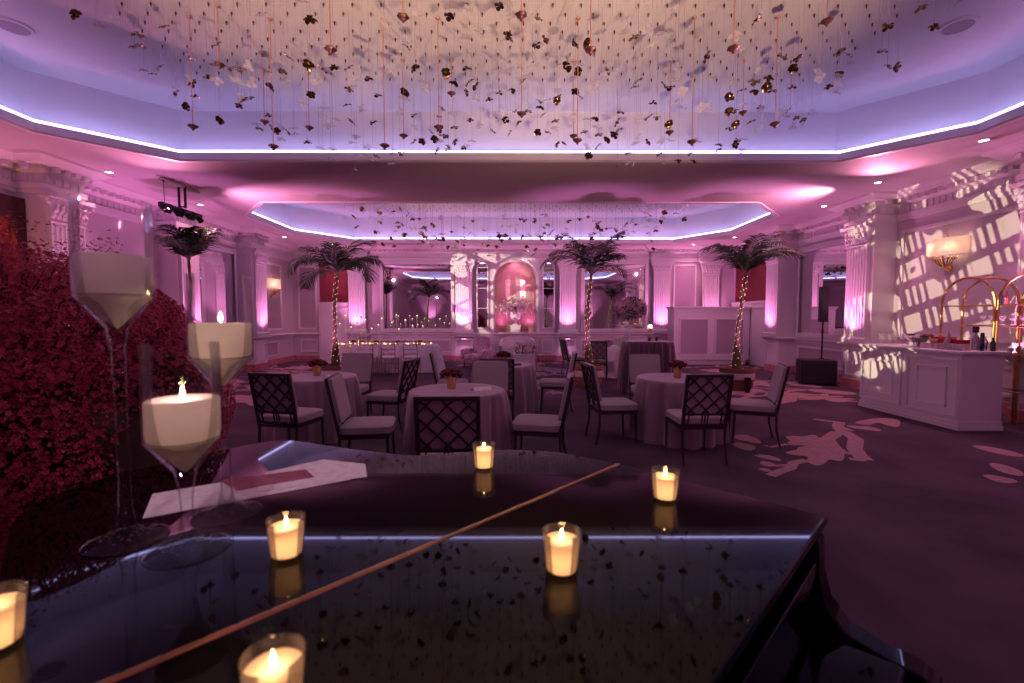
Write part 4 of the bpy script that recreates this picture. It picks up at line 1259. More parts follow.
# ------------------------------------------------------------------ speaker
t = thing('subwoofer', 'black subwoofer box on the carpet left of the bar', 'speaker', (6.98, 10.30, 0), R(-20))
m = MB(); m.box((0, 0, .30), (.70, .50, .54)); m.build('cabinet', 'black_metal', t, smooth=0, bevel=.02)
m = MB(); m.box((0, -.255, .30), (.66, .012, .46)); m.build('grille', 'black_cloth', t, smooth=0, bevel=.004)
for sx in (-.3, .3):
    m = MB(); m.lathe([(.03, 0), (.03, .03)], (sx, 0, 0), n=12); m.build('foot', 'black_metal', t)
t = thing('column_speaker', 'tall black column speaker on a pole above the subwoofer', 'speaker', (7.14, 10.36, .57), R(-20))
m = MB(); m.tube([(0, 0, 0), (0, 0, .88)], .018, 10); m.lathe([(.05, 0), (.05, .015), (.02, .03)], n=16); m.lathe([(.028, .60), (.028, .68)], n=12); m.build('pole', 'black_metal', t)
m = MB(); m.box((0, 0, 1.25), (.17, .16, .80)); m.build('cabinet', 'black_metal', t, smooth=0, bevel=.015)
m = MB(); m.box((0, -.085, 1.25), (.14, .012, .74)); m.build('grille', 'black_cloth', t, smooth=0, bevel=.003)

# ------------------------------------------------------------------ light bar hanging at upper left
t = thing('lighting_bar', 'black lighting bar with spotlights hanging from the ceiling at upper left', 'stage light', (-6.1, 8.6, ZC))
m = MB(); m.box((0, 0, -.035), (.10, .9, .03)); m.box((0, 0, -.01), (.3, .3, .02)); m.build('ceiling_plate', 'ceiling_paint', t, smooth=0)
m = MB(); m.tube([(-.04, 0, -.02), (-.04, 0, -.42)], .022, 10); m.tube([(.04, .05, -.02), (.04, .05, -.42)], .022, 10); m.tube([(-.04, 0, -.40), (.04, .05, -.40)], .015, 6); m.build('hanger', 'black_metal', t)
m = MB(); m.tube([(0, -.42, -.02), (0, -.42, -.06), (0, -.42, -.061), (0, -.42, -.44)], [.03, .03, .006, .006], 10); m.build('suspension_wire', 'black_metal', t)
m = MB(); m.box((0, 0, -.47), (.07, 1.05, .06)); m.build('bar', 'black_metal', t, smooth=0)
for k in range(7):
    m = MB(); y = -.45 + .15 * k
    m.T = Matrix.Translation((0, y, -.52)) @ Matrix.Rotation(.6 if k % 2 else 2.4, 4, 'Y')
    m.lathe([(.045, -.07), (.05, -.06), (.05, .06), (.056, .08), (.05, .08), (.04, .05), (.001, .05)], n=16); m.build('spotlight', 'black_metal', t)

# ------------------------------------------------------------------ niche urn with flowers
t = thing('flower_urn', 'stone urn of white flowers on a plinth in the arched niche', 'flower urn', (NX, YB + .22, NB))
m = MB(); m.box((0, 0, .11), (.34, .30, .22)); m.box((0, 0, .235), (.40, .34, .03)); m.build('plinth', 'stone', t, smooth=0)
m = MB(); m.lathe([(.11, .25), (.11, .27), (.05, .30), (.04, .38), (.06, .41), (.14, .48), (.18, .60), (.17, .66), (.20, .70), (.20, .72), (.15, .72), (.12, .62)], n=28); m.build('urn', 'stone', t)


def flower(m, c, d, r, rng, n=5):
    d = Vector(d).normalized(); a = d.orthogonal().normalized(); b = d.cross(a)
    ph = rng.random() * 6
    for k in range(n):
        t_ = ph + 2 * PI * k / n
        e = a * math.cos(t_) + b * math.sin(t_); s = a * -math.sin(t_) + b * math.cos(t_)
        C = Vector(c)
        p1 = C + e * r * .5 + s * r * .36 + d * r * .12; p2 = C + e * r + d * r * .35; p3 = C + e * r * .5 - s * r * .36 + d * r * .12
        m.add([tuple(C), tuple(p3), tuple(p2), tuple(p1)], [(0, 1, 2, 3)])


rng = random.Random(5); m = MB(); m2 = MB()
for k in range(170):
    a = rng.uniform(0, 2 * PI); el = rng.uniform(-.25, 1.5); rr = rng.uniform(.28, .82) * (1.15 - .35 * abs(math.sin(el)))
    d = Vector((math.cos(a) * math.cos(el), math.sin(a) * math.cos(el) * .45, math.sin(el) * .85)); p = Vector((0, 0, .76)) + d * rr
    p.y = min(p.y, .25)
    flower(m, p, d + Vector((0, -.6, .1)), rng.uniform(.05, .085), rng)
    if k % 4 == 0: m2.tube([(0, 0, .72), tuple(Vector((0, 0, .72)).lerp(p, .6) + Vector((0, 0, .05))), tuple(p)], .004, 4)
m.build('blossoms', 'white_petals', t, smooth=0); m2.build('stems', 'leaf', t)

# ------------------------------------------------------------------ tall flower arrangement on white table
t = thing('tall_flower_stand', 'tall clear stand topped with a ball of blush roses, right back table', 'flower arrangement', (3.12, 11.9, .76))
m = MB(); m.lathe([(.10, 0), (.10, .012), (.02, .03), (.02, .75), (.05, .78), (.05, .80)], n=20); m.build('stand', 'white_cloth', t)
m = MB(); rng = random.Random(11)
for k in range(120):
    z = 1 - 2 * (k + .5) / 120; a = k * 2.4; q = math.sqrt(1 - z * z)
    rosehead(m, (.42 * q * math.cos(a), .36 * q * math.sin(a), .98 + .27 * z + rng.uniform(-.03, .03)), rng.uniform(.045, .07), rng)
m.blob((0, 0, .98), .30, 2, .05, rng, (1.1, .95, .75)); m.build('roses', 'blush_petals', t, smooth=60)
m = MB()
for k in range(60):
    a = rng.uniform(0, 2 * PI); e = rng.uniform(-.9, 1.3); d = Vector((math.cos(a) * math.cos(e), math.sin(a) * math.cos(e), math.sin(e) * .7))
    flower(m, Vector((0, 0, .98)) + d * .44, d, .07, rng, 3)
m.build('leaves', 'leaf', t, smooth=0)
t = thing('low_bouquet', 'low bouquet of white roses on the white right-back table', 'flower arrangement', (2.86, 11.6, .76))
m = MB(); m.lathe([(.07, 0), (.09, .06), (.08, .06), (.001, .02)], n=16); m.build('bowl', 'gold', t)
m = MB()
for k in range(40):
    z = 1 - 1.2 * (k + .5) / 40; a = k * 2.4; q = math.sqrt(max(0, 1 - z * z))
    rosehead(m, (.21 * q * math.cos(a), .18 * q * math.sin(a), .13 + .15 * z), .045, rng)
m.blob((0, 0, .13), .15, 1); m.build('roses', 'white_petals', t, smooth=60)
t = thing('low_bouquet', 'small blush and white bouquet left of the white roses on the right-back table', 'flower arrangement', (2.52, 11.72, .76))
m = MB()
for k in range(20):
    z = 1 - 1.1 * (k + .5) / 20; a = k * 2.4; q = math.sqrt(max(0, 1 - z * z))
    rosehead(m, (.13 * q * math.cos(a), .12 * q * math.sin(a), .07 + .09 * z), .04, rng)
m.blob((0, 0, .05), .09, 1); m.build('roses', 'blush_petals', t, smooth=60)

# items on the plum bar table
t = thing('table_lamp', 'small candle lamp with cream shade on the plum draped table', 'lamp', (2.82, 9.15, 1.05))
m = MB(); m.lathe([(.05, 0), (.05, .01), (.008, .03), (.008, .28)], n=16); m.build('stem', 'glass', t)
m = MB(); m.lathe([(.055, .24), (.038, .33)], n=20, cap=False); m.build('lamp_shade', 'shade', t)
m = MB(); m.blob((0, 0, .28), .014, 1); m.build('bulb', 'lamp_face', t); point('lamp_light', (0, 0, .29), 1.2, WARM, .01, t)
for x, l in ((2.76, 'left of the two dark red rose buds in front of the small lamp'), (2.90, 'right of the two dark red rose buds in front of the small lamp')):
    m = MB(); rosehead(m, (0, 0, .05), .045, rng); m.lathe([(.025, 0), (.03, .03)], n=12); tag(m.build('rose_bud', 'red_petals', loc=(x, 8.98, 1.052), smooth=60), l, 'flower', 'rose buds on the plum table')

# ------------------------------------------------------------------ lounge group in front of the niche
t = thing('settee', 'cream settee with curved back below the niche', 'sofa', (.25, 14.9, 0))
m = MB(); pts = []
W = 1.15
vs = []; n = 24
for i in range(n + 1):
    a = PI * (-.08 + 1.16 * i / n); x = -.98 * math.cos(a) * .62 ; y = .42 * max(-.2, math.sin(a)) - .1
    top = .60 + .30 * max(0, math.sin(a)) ** .5
    vs += [(x, y, .12), (x, y, top), (x * .88, y - .10 * max(.2, math.sin(a)), top), (x * .88, y - .10 * max(.2, math.sin(a)), .12)]
fs = []
for i in range(n):
    a, b = 4 * i, 4 * i + 4
    fs += [(a, b, b + 1, a + 1), (a + 1, b + 1, b + 2, a + 2), (a + 2, b + 2, b + 3, a + 3)]
m.add(vs, fs); m.build('backrest', 'cream', t, smooth=60)
m = MB(); superbox(m, (0, -.12, .36), (1.12, .62, .18), 6); m.build('seat', 'cream', t, smooth=50)
m = MB(); m.box((0, -.08, .19), (1.05, .5, .16)); m.build('frame', 'cream', t, smooth=0)
for sx in (-.48, .48):
    for y in (-.32, .18):
        m = MB(); m.tube([(sx, y, 0), (sx, y, .14)], .02, 8); m.build('leg', 'gold', t)
t = thing('armchair', 'mauve patterned armchair with floral cushion, left of the settee', 'armchair', (-1.0, 13.6, 0), R(150))
m = MB(); superbox(m, (0, 0, .34), (.62, .62, .20), 5); m.build('seat', 'mauve_velvet', t, smooth=50)
m = MB(); m.T = Matrix.Translation((0, -.30, .62)) @ Matrix.Rotation(.2, 4, 'X'); superbox(m, (0, 0, 0), (.66, .14, .62), 4); m.build('backrest', 'mauve_velvet', t, smooth=50)
for sx in (-1, 1):
    m = MB(); superbox(m, (sx * .36, -.02, .42), (.12, .60, .32), 4); m.build('armrest', 'mauve_velvet', t, smooth=50)
    for y in (-.24, .24):
        m = MB(); m.tube([(sx * .28, y, 0), (sx * .28, y, .26)], .02, 8); m.build('leg', 'chair_frame', t)
m = MB(); m.T = Matrix.Rotation(.25, 4, 'X'); superbox(m, (.03, .02, .58), (.40, .14, .36), 3); tag(m.build('cushion', 'mauve_velvet', loc=(-.95, 13.55, .0), smooth=50, rz=R(150)), 'floral mauve scatter cushion on the armchair', 'cushion')
t = thing('flower_trough', 'mauve box planter with pink blossoms in front of the settee', 'planter', (.40, 12.7, 0))
m = MB(); m.box((0, 0, .25), (.62, .34, .50)); m.build('box', 'cream', t, smooth=0, bevel=.01)
m = MB(); m2 = MB()
for k in range(60):
    x, y, z = rng.uniform(-.3, .32), rng.uniform(-.12, .12), rng.uniform(.56, .80)
    flower(m, (x, y, z), (rng.uniform(-1, 1), -1, rng.uniform(-.3, 1)), .045, rng)
    m2.tube([(x * .8, y * .8, .48), (x, y, z)], .004, 4)
m.build('blossoms', 'blush_petals', t, smooth=0); m2.build('stems', 'leaf', t)
t = thing('side_table', 'slim gold side table with a lit candle, right of the planter', 'side table', (.82, 12.2, 0))
m = MB(); m.lathe([(.14, .50), (.15, .505), (.15, .52), (.001, .52)], n=24); m.build('table_top', 'brass', t)
for a in (.5, 2.6, 4.7):
    m = MB(); m.tube([(.12 * math.cos(a), .12 * math.sin(a), .5), (.13 * math.cos(a), .13 * math.sin(a), 0)], .008, 6); m.build('leg', 'brass', t)
m = MB(); m.lathe([(.13, .0), (.14, .05), (.001, .05)], n=16); m.box((0, 0, .03), (.12, .12, .10)); tag(m.build('dark_lantern', 'black_metal', loc=(-1.75, 12.5, 0)), 'small black lantern box on the carpet left of the armchair', 'lantern')


# ------------------------------------------------------------------ candles
def flame(m, c, s=1.0):
    m.lathe([(.0005, 0), (.0035 * s, .004 * s), (.0048 * s, .009 * s), (.0035 * s, .017 * s), (.0004, .028 * s)], c, 10, cap=False)


def make_votive(label, loc):
    t = thing('votive_candle', label, 'candle', loc)
    m = MB(); m.lathe([(.001, 0), (.029, 0), (.0315, .004), (.0385, .085), (.037, .085), (.0305, .008), (.001, .007)], n=32, cap=False); m.build('glass_cup', 'votive_glass', t, smooth=50)
    m = MB(); m.lathe([(.001, .009), (.0295, .009), (.0352, .066), (.0332, .068), (.012, .063), (.001, .063)], n=28, cap=False); m.build('wax', 'wax', t, smooth=50)
    m = MB(); m.tube([(0, 0, .060), (0, 0, .069)], .001, 6); m.build('wick', 'black_metal', t)
    m = MB(); flame(m, (0, 0, .067), .8); m.build('flame', 'flame', t)
    point('candle_light', (0, 0, .036), .12, (1.0, .54, .24), .010, t)  # added inside the wax so its body glows
    point('candle_light', (0, 0, .074), .07, (1.0, .54, .24), .006, t)
    return t


LZ = 1.02
v = make_votive('lit votive candle on the piano between the stemmed glasses and the brass hinge', (-.475, .945, LZ))
for x, y, l in ((-.088, 1.51, 'lit votive candle at the far edge of the piano, above the brass hinge'), (.433, 1.245, 'lit votive candle on the right part of the piano lid'), (.103, .885, 'lit votive candle in the middle of the piano lid, right of the brass hinge'),
                (-.30, .555, 'lit votive candle at the bottom of the view, nearest the camera'), (-.795, .68, 'lit votive candle cut off at the left edge of the view')):
    dup(v, (x, y, LZ), .4, l)


def make_stem(label, loc, H, r=.070):
    t = thing('candle_glass', label, 'candle holder', loc)
    b = H - .265     # bowl start
    m = MB()
    m.lathe([(.001, .0), (.078, .0), (.080, .003), (.040, .012), (.020, .030), (.013, .07), (.012, b * .5), (.014, b - .06), (.022, b - .015), (r * .8, b + .036), (r * 1.02, b + .055), (r * 1.04, b + .17), (r * 1.0, H), (r * .975, H),
             (r * 1.01, b + .15), (r * .99, b + .06), (r * .76, b + .040), (.012, b - .01), (.001, b - .02)], n=48, cap=False)
    for k in range(26):
        a = k * 2.4; q = .022 + .030 * (k / 26)
        m.blob((q * math.cos(a), q * math.sin(a), .022 - .22 * (q - .02)), .0035, 1)
    m.build('glass', 'glass', t, smooth=60)
    m = MB(); m.lathe([(.001, b - .016), (.012, b - .006), (r * .74, b + .041), (r * .95, b + .056)], n=36, cap=False); m.build('water', 'ivory_wax', t, smooth=60)  # ivory colour stands in for the candle refracted in the water
    m = MB(); m.lathe([(.001, b + .060), (r * .93, b + .060), (r * .965, b + .068), (r * .975, b + .140), (r * .93, b + .145), (.016, b + .142), (.001, b + .140)], n=40, cap=False); m.build('candle', 'ivory_wax', t, smooth=45)
    m = MB(); m.tube([(0, 0, b + .140), (0, 0, b + .150)], .0012, 6); m.build('wick', 'black_metal', t)
    return t, b + .046


for l, x, y, H, lit in (('tallest stemmed candle glass on the piano, with an unlit ivory candle', -.877, 1.02, .765, 0), ('shortest stemmed candle glass on the piano, in front, with a lit ivory candle', -.705, .975, .455, 1), ('middle-height stemmed candle glass on the piano, at the back right, with a lit ivory candle', -.735, 1.16, .615, 1)):
    t, b = make_stem(l, (x, y, LZ), H)
    if lit:
        m = MB(); flame(m, (0, 0, b + .100), 1.0); m.build('flame', 'flame', t)
        point('candle_light', (0, 0, b + .115), .45, (1.0, .66, .38), .006, t)
        point('candle_light', (0, 0, b + .080), .12, (1.0, .66, .38), .01, t)  # extra light within the candle body to make the wax glow

# head table candlesticks, tea lights and flowers
def make_stick(label, loc, H):
    t = thing('candlestick', label, 'candlestick', loc)
    m = MB(); m.lathe([(.05, 0), (.05, .006), (.012, .015), (.008, H - .06), (.026, H - .04), (.030, H + .03), (.028, H + .03), (.022, H - .035), (.001, H - .04)], n=12, cap=False); m.build('glass', 'uplit_glass', t)
    m = MB(); m.lathe([(.018, H - .03), (.018, H + .015), (.001, H + .015)], n=10); m.build('candle', 'ivory_wax', t)
    m = MB(); m.blob((0, 0, H + .030), .008, 1, 0, random, (1, 1, 2.0)); m.build('flame', 'small_flame', t)
    return t
rng = random.Random(21)
HS = [.55, .78, .45, .62, .80, .66, .42, .52, .70, .58, .80, .40, .66, .50, .78, .48]
for i, H in enumerate(HS):
    make_stick('tall clear candlestick with a small flame, number aside, among the row on the head table', (-4.82 + 2.35 * i / 15 + rng.uniform(-.04, .04), 12.9 + rng.uniform(-.15, .18), .76), H)
ORD = ['leftmost', 'second from the left', 'third from the left', 'fourth from the left', 'fifth from the left', 'sixth from the left', 'seventh from the left', 'eighth from the left']
sticks = sorted([o for o in COL.objects if o.name.startswith('candlestick') and o.parent is None], key=lambda o: o.location.x)
for i, o in enumerate(sticks):
    o['label'] = 'slender clear candlestick with small flame on the head table, ' + (ORD[i] if i < 8 else 'rightmost' if i == 15 else ORD[15 - i].replace('left', 'right'))
    o['group'] = 'candlesticks on the head table'
tl = MB(); tl.lathe([(.026, 0), (.030, .05), (.028, .05), (.022, .004)], n=12, cap=False)
tw = MB(); tw.lathe([(.001, .005), (.022, .005), (.026, .034), (.001, .034)], n=12, cap=False)
first = None
for i in range(22):
    loc = (-4.85 + 2.6 * i / 21 + rng.uniform(-.03, .03), 12.62 + rng.uniform(0, .4), .762)
    if first is None:
        first = thing('tea_light', 'glowing tea light in a small glass along the head table', 'candle', loc, 0, 'tea lights on the head table')
        tl.build('glass_cup', 'votive_glass', first); tw.build('candle', 'tea_glow', first)
    else: dup(first, loc)
fb = MB()
for k in range(9): rosehead(fb, (.06 * math.sqrt(k / 9) * math.cos(k * 2.4), .06 * math.sqrt(k / 9) * math.sin(k * 2.4), .10), .035, rng)
gb = MB(); gb.lathe([(.03, 0), (.04, .08), (.035, .08)], n=12)
for i, (x, l) in enumerate(((-4.35, 'leftmost'), (-3.72, 'second from the left'), (-3.12, 'third from the left'), (-2.5, 'rightmost'))):
    t = thing('posy_vase', 'small dark red posy on the head table, %s' % l, 'flower vase', (x, 12.62, .76), 0, 'dark posies on the head table')
    gb.build('vase', 'gold', t); fb.build('roses', 'red_petals', t, smooth=60)
pl = MB(); pl.lathe([(.001, .004), (.09, .004), (.12, .014), (.12, .018), (.09, .010), (.001, .009)], n=24, cap=False)
for i in range(4):
    tag(pl.build('dinner_plate', 'blush_petals', loc=(-4.35 + .58 * i, 12.60 - .0, .762)), 'blush dinner plate at the near edge of the head table, ' + ('leftmost', 'second from the left', 'third from the left', 'rightmost')[i], 'plate', 'plates on the head table')

# ------------------------------------------------------------------ flowering bush, far left foreground
def bush(label, c, rad, nf, seed):
    rng = random.Random(seed); m = MB(); m2 = MB()
    C = Vector(c)
    for k in range(nf):
        u = rng.uniform(-1, 1) if k % 3 else rng.uniform(.25, 1); a = rng.uniform(0, 2 * PI); q = math.sqrt(1 - u * u)
        d = Vector((q * math.cos(a), q * math.sin(a), u))
        rr = rng.uniform(.55, 1.06) ** .6
        rr *= 1 + .13 * math.sin(5 * a + 3 * u) + .08 * math.sin(9 * a)
        if u > .3 and rng.random() < .06: rr *= rng.uniform(1.0, 1.18)
        if d.x > .25: rr = min(rr, 1.0)
        p = Vector((d.x * rad[0], d.y * rad[1], d.z * rad[2])) * rr
        if C.z + p.z < .05: continue
        flower(m, p, d + Vector((rng.uniform(-.8, .8), rng.uniform(-.8, .8), rng.uniform(-.4, .8))), rng.uniform(.007, .014), rng, rng.choice((3, 4, 5)))
        if k % 60 == 0:
            q0 = p * .85; m2.tube([tuple(q0), tuple((q0 + p) / 2 + Vector((0, 0, .02))), tuple(p)], [.004, .003, .0015], 3, False)
    for k in range(46):
        a = rng.uniform(0, 2 * PI); u = rng.uniform(-.2, .95); q = math.sqrt(1 - u * u)
        p = Vector((q * math.cos(a) * rad[0], q * math.sin(a) * rad[1], u * rad[2])) * .60
        m2.tube([(0, 0, -C.z + .3), tuple(p * .45 + Vector((0, 0, -.1))), tuple(p)], [.014, .009, .003], 5, False)
    return m, m2


t = thing('flowering_arrangement', 'large mass of tiny dark red blossoms at the far left beside the piano', 'flower arrangement', (-2.56, 2.25, 0))
m, m2 = bush('', (0, 0, 1.08), (1.02, 1.02, .80), 90000, 3)
tag(m.build('blossoms', 'bush_petals', t, loc=(0, 0, 1.08), smooth=0), kind='stuff'); m2.build('twigs', 'bush_twigs', t, loc=(0, 0, 1.08))
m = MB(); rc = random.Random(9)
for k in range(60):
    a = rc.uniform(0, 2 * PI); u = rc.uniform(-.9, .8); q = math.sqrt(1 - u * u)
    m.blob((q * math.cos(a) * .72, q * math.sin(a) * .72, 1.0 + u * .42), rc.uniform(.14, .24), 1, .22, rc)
m.build('dark_core', 'bush_twigs', t, smooth=0)  # added dark blobs: fill see-through gaps and block the strip's reflection
m = MB(); m.lathe([(.26, 0), (.30, .1), (.34, .45), (.36, .5), (.30, .5), (.28, .4), (.001, .4)], n=28); m.build('planter', 'black_metal', t)

# ------------------------------------------------------------------ piano
C0 = Vector((.816, 1.139)); EU = Vector((-.7071, .7071)); EW = Vector((-.7071, -.7071))
t = thing('grand_piano', 'glossy black grand piano with closed lid filling the foreground', 'piano', (C0.x, C0.y, 0))
def uw(u, w_): return (EU.x * u + EW.x * w_, EU.y * u + EW.y * w_)
def touw(x, y): d = Vector((x, y)) - C0; return (d.dot(EU), d.dot(EW))
side = [touw(*p) for p in ((.38, 1.556), (.285, 1.628), (.189, 1.690), (.075, 1.722), (-.039, 1.725), (-.17, 1.695), (-.296, 1.660), (-.40, 1.668), (-.492, 1.699), (-.63, 1.750), (-.764, 1.809), (-.86, 1.850), (-.935, 1.868), (-1.0, 1.845), (-1.06, 1.79))]
def smooth_curve(P, n=4):
    out = []
    for i in range(len(P) - 1):
        p0 = P[max(i - 1, 0)]; p1 = P[i]; p2 = P[i + 1]; p3 = P[min(i + 2, len(P) - 1)]
        for k in range(n):
            s = k / n
            out.append(tuple(.5 * ((2 * p1[j]) + (-p0[j] + p2[j]) * s + (2 * p0[j] - 5 * p1[j] + 4 * p2[j] - p3[j]) * s * s + (-p0[j] + 3 * p1[j] - 3 * p2[j] + p3[j]) * s ** 3) for j in (0, 1)))
    out.append(P[-1]); return out
side = smooth_curve(side)
UH = touw(.38, 1.556)[0]                 # hinge line
tail = smooth_curve([side[-1], (side[-1][0] - .04, 1.10), (side[-1][0] - .10, 1.30), (side[-1][0] - .22, 1.43), (side[-1][0] - .36, 1.475)])
outline = side + tail[1:] + [(UH, 1.48)]
def sc_in(P, d):        # crude inward inset
    n = len(P); out = []
    for i in range(n):
        a, b, c = Vector(P[i - 1]), Vector(P[i]), Vector(P[(i + 1) % n])
        n1 = Vector(((b - a).y, -(b - a).x)); n2 = Vector(((c - b).y, -(c - b).x))
        mm = (n1.normalized() if n1.length else Vector((0, 0))) + (n2.normalized() if n2.length else Vector((0, 0)))
        if mm.length: mm.normalize()
        out.append((b.x - mm.x * d, b.y - mm.y * d))
    return out
def slab(P, z0, z1, name, mt, bev=.0):
    Q = [uw(*p) for p in P]
    if area(Q) < 0: Q.reverse()
    m = MB(); m.prism(Q, z0, z1); return m.build(name, mt, t, smooth=25, bevel=bev)
slab([(p[0] + .003, p[1]) for p in outline], LZ - .024, LZ, 'lid', 'piano_black', .006)
w0f = touw(.38, 1.556)[1]
slab([(0, 0), (UH - .003, w0f), (UH - .003, 1.48), (0, 1.48)], LZ - .024, LZ, 'lid_flap', 'piano_black', .006)
m = MB(); a = uw(UH, w0f + .002); b = uw(UH, 1.478)
m.tube([(a[0], a[1], LZ - .001), (b[0], b[1], LZ - .001)], .0048, 10)
for k in range(30):
    s = (k + .5) / 30; m.tube([(a[0] + (b[0] - a[0]) * (s - .014), a[1] + (b[1] - a[1]) * (s - .014), LZ - .0008), (a[0] + (b[0] - a[0]) * (s + .014), a[1] + (b[1] - a[1]) * (s + .014), LZ - .0008)], .0055, 10)
m.build('brass_hinge', 'brass', t)
orient = 1
full = side + tail[1:] + [(.02, 1.46), (.02, .02)]
Qa = [(p[0], p[1]) for p in full]
ins = sc_in(Qa, .022 if area(Qa) > 0 else -.022)
slab(ins, .66, LZ - .027, 'rim', 'piano_black')
# keybed with cheeks, front rail
slab([(.05, .03), (-.20, .03), (-.20, 1.45), (.05, 1.45)], .60, .70, 'keybed', 'piano_black', .008)
for wa, wb in ((.035, .105), (1.375, 1.445)):
    prof = [(.06, LZ - .03), (.0, LZ - .03), (-.005, .90), (-.02, .84), (-.06, .79), (-.13, .77), (-.19, .765), (-.225, .745), (-.23, .70), (.06, .70)]
    m = MB(); n = len(prof)
    vs = [(*uw(u, wa), z) for u, z in prof] + [(*uw(u, wb), z) for u, z in prof]
    m.add(vs, [tuple(range(n)), tuple(reversed(range(n, 2 * n)))] + [(i, n + i, n + (i + 1) % n, (i + 1) % n) for i in range(n)])
    m.build('cheek', 'piano_black', t, smooth=25, bevel=.006)
slab([(.015, .11), (-.0, .11), (-.0, 1.37), (.015, 1.37)], .74, .94, 'fallboard', 'piano_black', .004)
slab([(0, .11), (-.17, .11), (-.17, 1.37), (0, 1.37)], .702, .775, 'key_cover', 'piano_black', .012)
for (u, w_) in ((.16, .12), (.16, 1.36), (1.45, 1.02)):
    p = uw(u, w_); m = MB(); m.lathe([(.03, .0), (.03, .05), (.045, .08), (.05, .12), (.06, .45), (.085, .58), (.085, .66)], (p[0], p[1], 0), 8); m.build('leg', 'piano_black', t)
p = uw(.35, .74); m = MB(); m.box((p[0], p[1], .36), (.06, .22, .62), R(45)); m.box((p[0], p[1], .07), (.14, .30, .06), R(45)); m.build('pedal_lyre', 'piano_black', t, smooth=0)

# menu cards on the piano
def card(name, label, pts, z, mt, th=.0012):
    Q = list(pts)
    if area(Q) < 0: Q.reverse()
    c = (sum(p[0] for p in Q) / len(Q), sum(p[1] for p in Q) / len(Q))
    m = MB(); m.prism([(p[0] - c[0], p[1] - c[1]) for p in Q], 0, th)
    return tag(m.build(name, mt, loc=(c[0], c[1], z), smooth=0), label, 'card')
card('menu_card', 'long white menu card lowest on the piano behind the glasses', [(-.93, 1.13), (-.50, 1.405), (-.60, 1.57), (-1.03, 1.29)], LZ + .0004, 'paper')
card('menu_card', 'white menu card on top, its right corner towards the centre of the piano', [(-.74, 1.30), (-.455, 1.425), (-.50, 1.55), (-.665, 1.60), (-.80, 1.47)], LZ + .0019, 'paper')
card('wine_card', 'dark red patterned card lying across the white menu cards', [(-.80, 1.315), (-.62, 1.42), (-.68, 1.49), (-.90, 1.39)], LZ + .0034, 'card_red')

# ------------------------------------------------------------------ hanging ceiling ornaments
def petal_mesh(m, r, rng, style):
    n = 4 if style else 5
    ph = rng.uniform(0, 6); tilt = [rng.uniform(-.25, .45) for _ in range(n)]
    rx, ry = rng.uniform(-.6, .6), rng.uniform(-.6, .6)
    m.T = Matrix.Rotation(rx, 4, 'X') @ Matrix.Rotation(ry, 4, 'Y')
    for k in range(n):
        a = ph + 2 * PI * k / n; el = tilt[k]
        e = Vector((math.cos(a) * math.cos(el), math.sin(a) * math.cos(el), math.sin(el))); s = Vector((-math.sin(a), math.cos(a), 0)); u = Vector((0, 0, 1))
        rr = r * rng.uniform(.75, 1.05)
        prof = [(0.0, .05), (.3, .30), (.62, .46), (.88, .38), (1.0, .12)]
        vs = []
        for q, w_ in prof:
            z = .22 * math.sin(q * PI) * r
            for sd in (-1, 0, 1):
                p = e * rr * q + s * sd * w_ * rr + u * (z + (-.10 * rr * (w_ / .46) if sd == 0 else .10 * rr * w_))
                vs.append(tuple(p))
        fs = []
        for i in range(4):
            for j in range(2): fs.append((3 * i + j, 3 * i + j + 1, 3 * i + j + 4, 3 * i + j + 3))
        m.add(vs, fs)
    m.T = Matrix()


rng = random.Random(77)
protos = {}
for style in (0, 1):
    protos[style] = []
    for k in range(8):
        m = MB(); petal_mesh(m, .060 if style == 0 else .066, rng, style)
        me = bpy.data.meshes.new('petals'); me.from_pydata(m.v, [], m.f); me.materials.append(MATS['dark_gold' if style == 0 else 'acrylic']); me.shade_smooth(); me.update()
        protos[style].append(me)
m = MB(); m.tube([(0, 0, 0), (0, 0, 1)], .0016, 3, False)
me_thread = bpy.data.meshes.new('thread'); me_thread.from_pydata(m.v, [], m.f); me_thread.materials.append(MATS['thread'])


def ornament(style, x, y, z, label, group):
    o = bpy.data.objects.new('petal_ornament' if style else 'gold_ornament', rng.choice(protos[style]))
    COL.objects.link(o); o.location = (x, y, z); o.rotation_euler.z = rng.uniform(0, 6)
    if y > 9: o.scale = (1.25, 1.25, 1.25)
    tag(o, label, 'ceiling ornament', group)
    th = bpy.data.objects.new('thread', me_thread); COL.objects.link(th); th.parent = o; th.scale = (1, 1, (ZT - z) / (1.25 if y > 9 else 1))


def surf1(x, y):       # lower surface of the near cloud: two swags
    return 4.02 + .22 * math.cos(x * 2 * PI / 4.4) * (1 if abs(x) < 3.3 else .6) + .26 * max(0, abs(x) - 3.2) - .05 * (y - 5)
for style, N1, N2 in ((0, 190, 110), (1, 170, 110)):
    nm = 'dark gold petal' if style == 0 else 'clear white petal'
    for k in range(N1):
        while 1:
            x, y = rng.uniform(-4.5, 4.5), 3.3 + 3.6 * rng.random() ** .7
            if abs(x) < 3.4 or rng.random() < .45: break
        z = surf1(x, y) + rng.gauss(0, .07) + (rng.random() ** 3) * .45
        z = min(z, 4.70)
        ornament(style, x, y, z, 'small %s ornament hanging on a thread in the near ceiling recess' % nm, '%s ornaments of the near ceiling recess' % nm)
    for k in range(N2):
        x, y = rng.uniform(-4.0, 4.4), rng.uniform(10.3, 14.6)
        z = 3.84 + .16 * math.cos(x * 1.9) - .05 * (y - 11) + rng.gauss(0, .12) + .12 * max(0, abs(x) - 2)
        ornament(style, x, y, min(z - .10, 4.65), 'tiny %s ornament hanging in the far ceiling recess' % nm, '%s ornaments of the far ceiling recess' % nm)

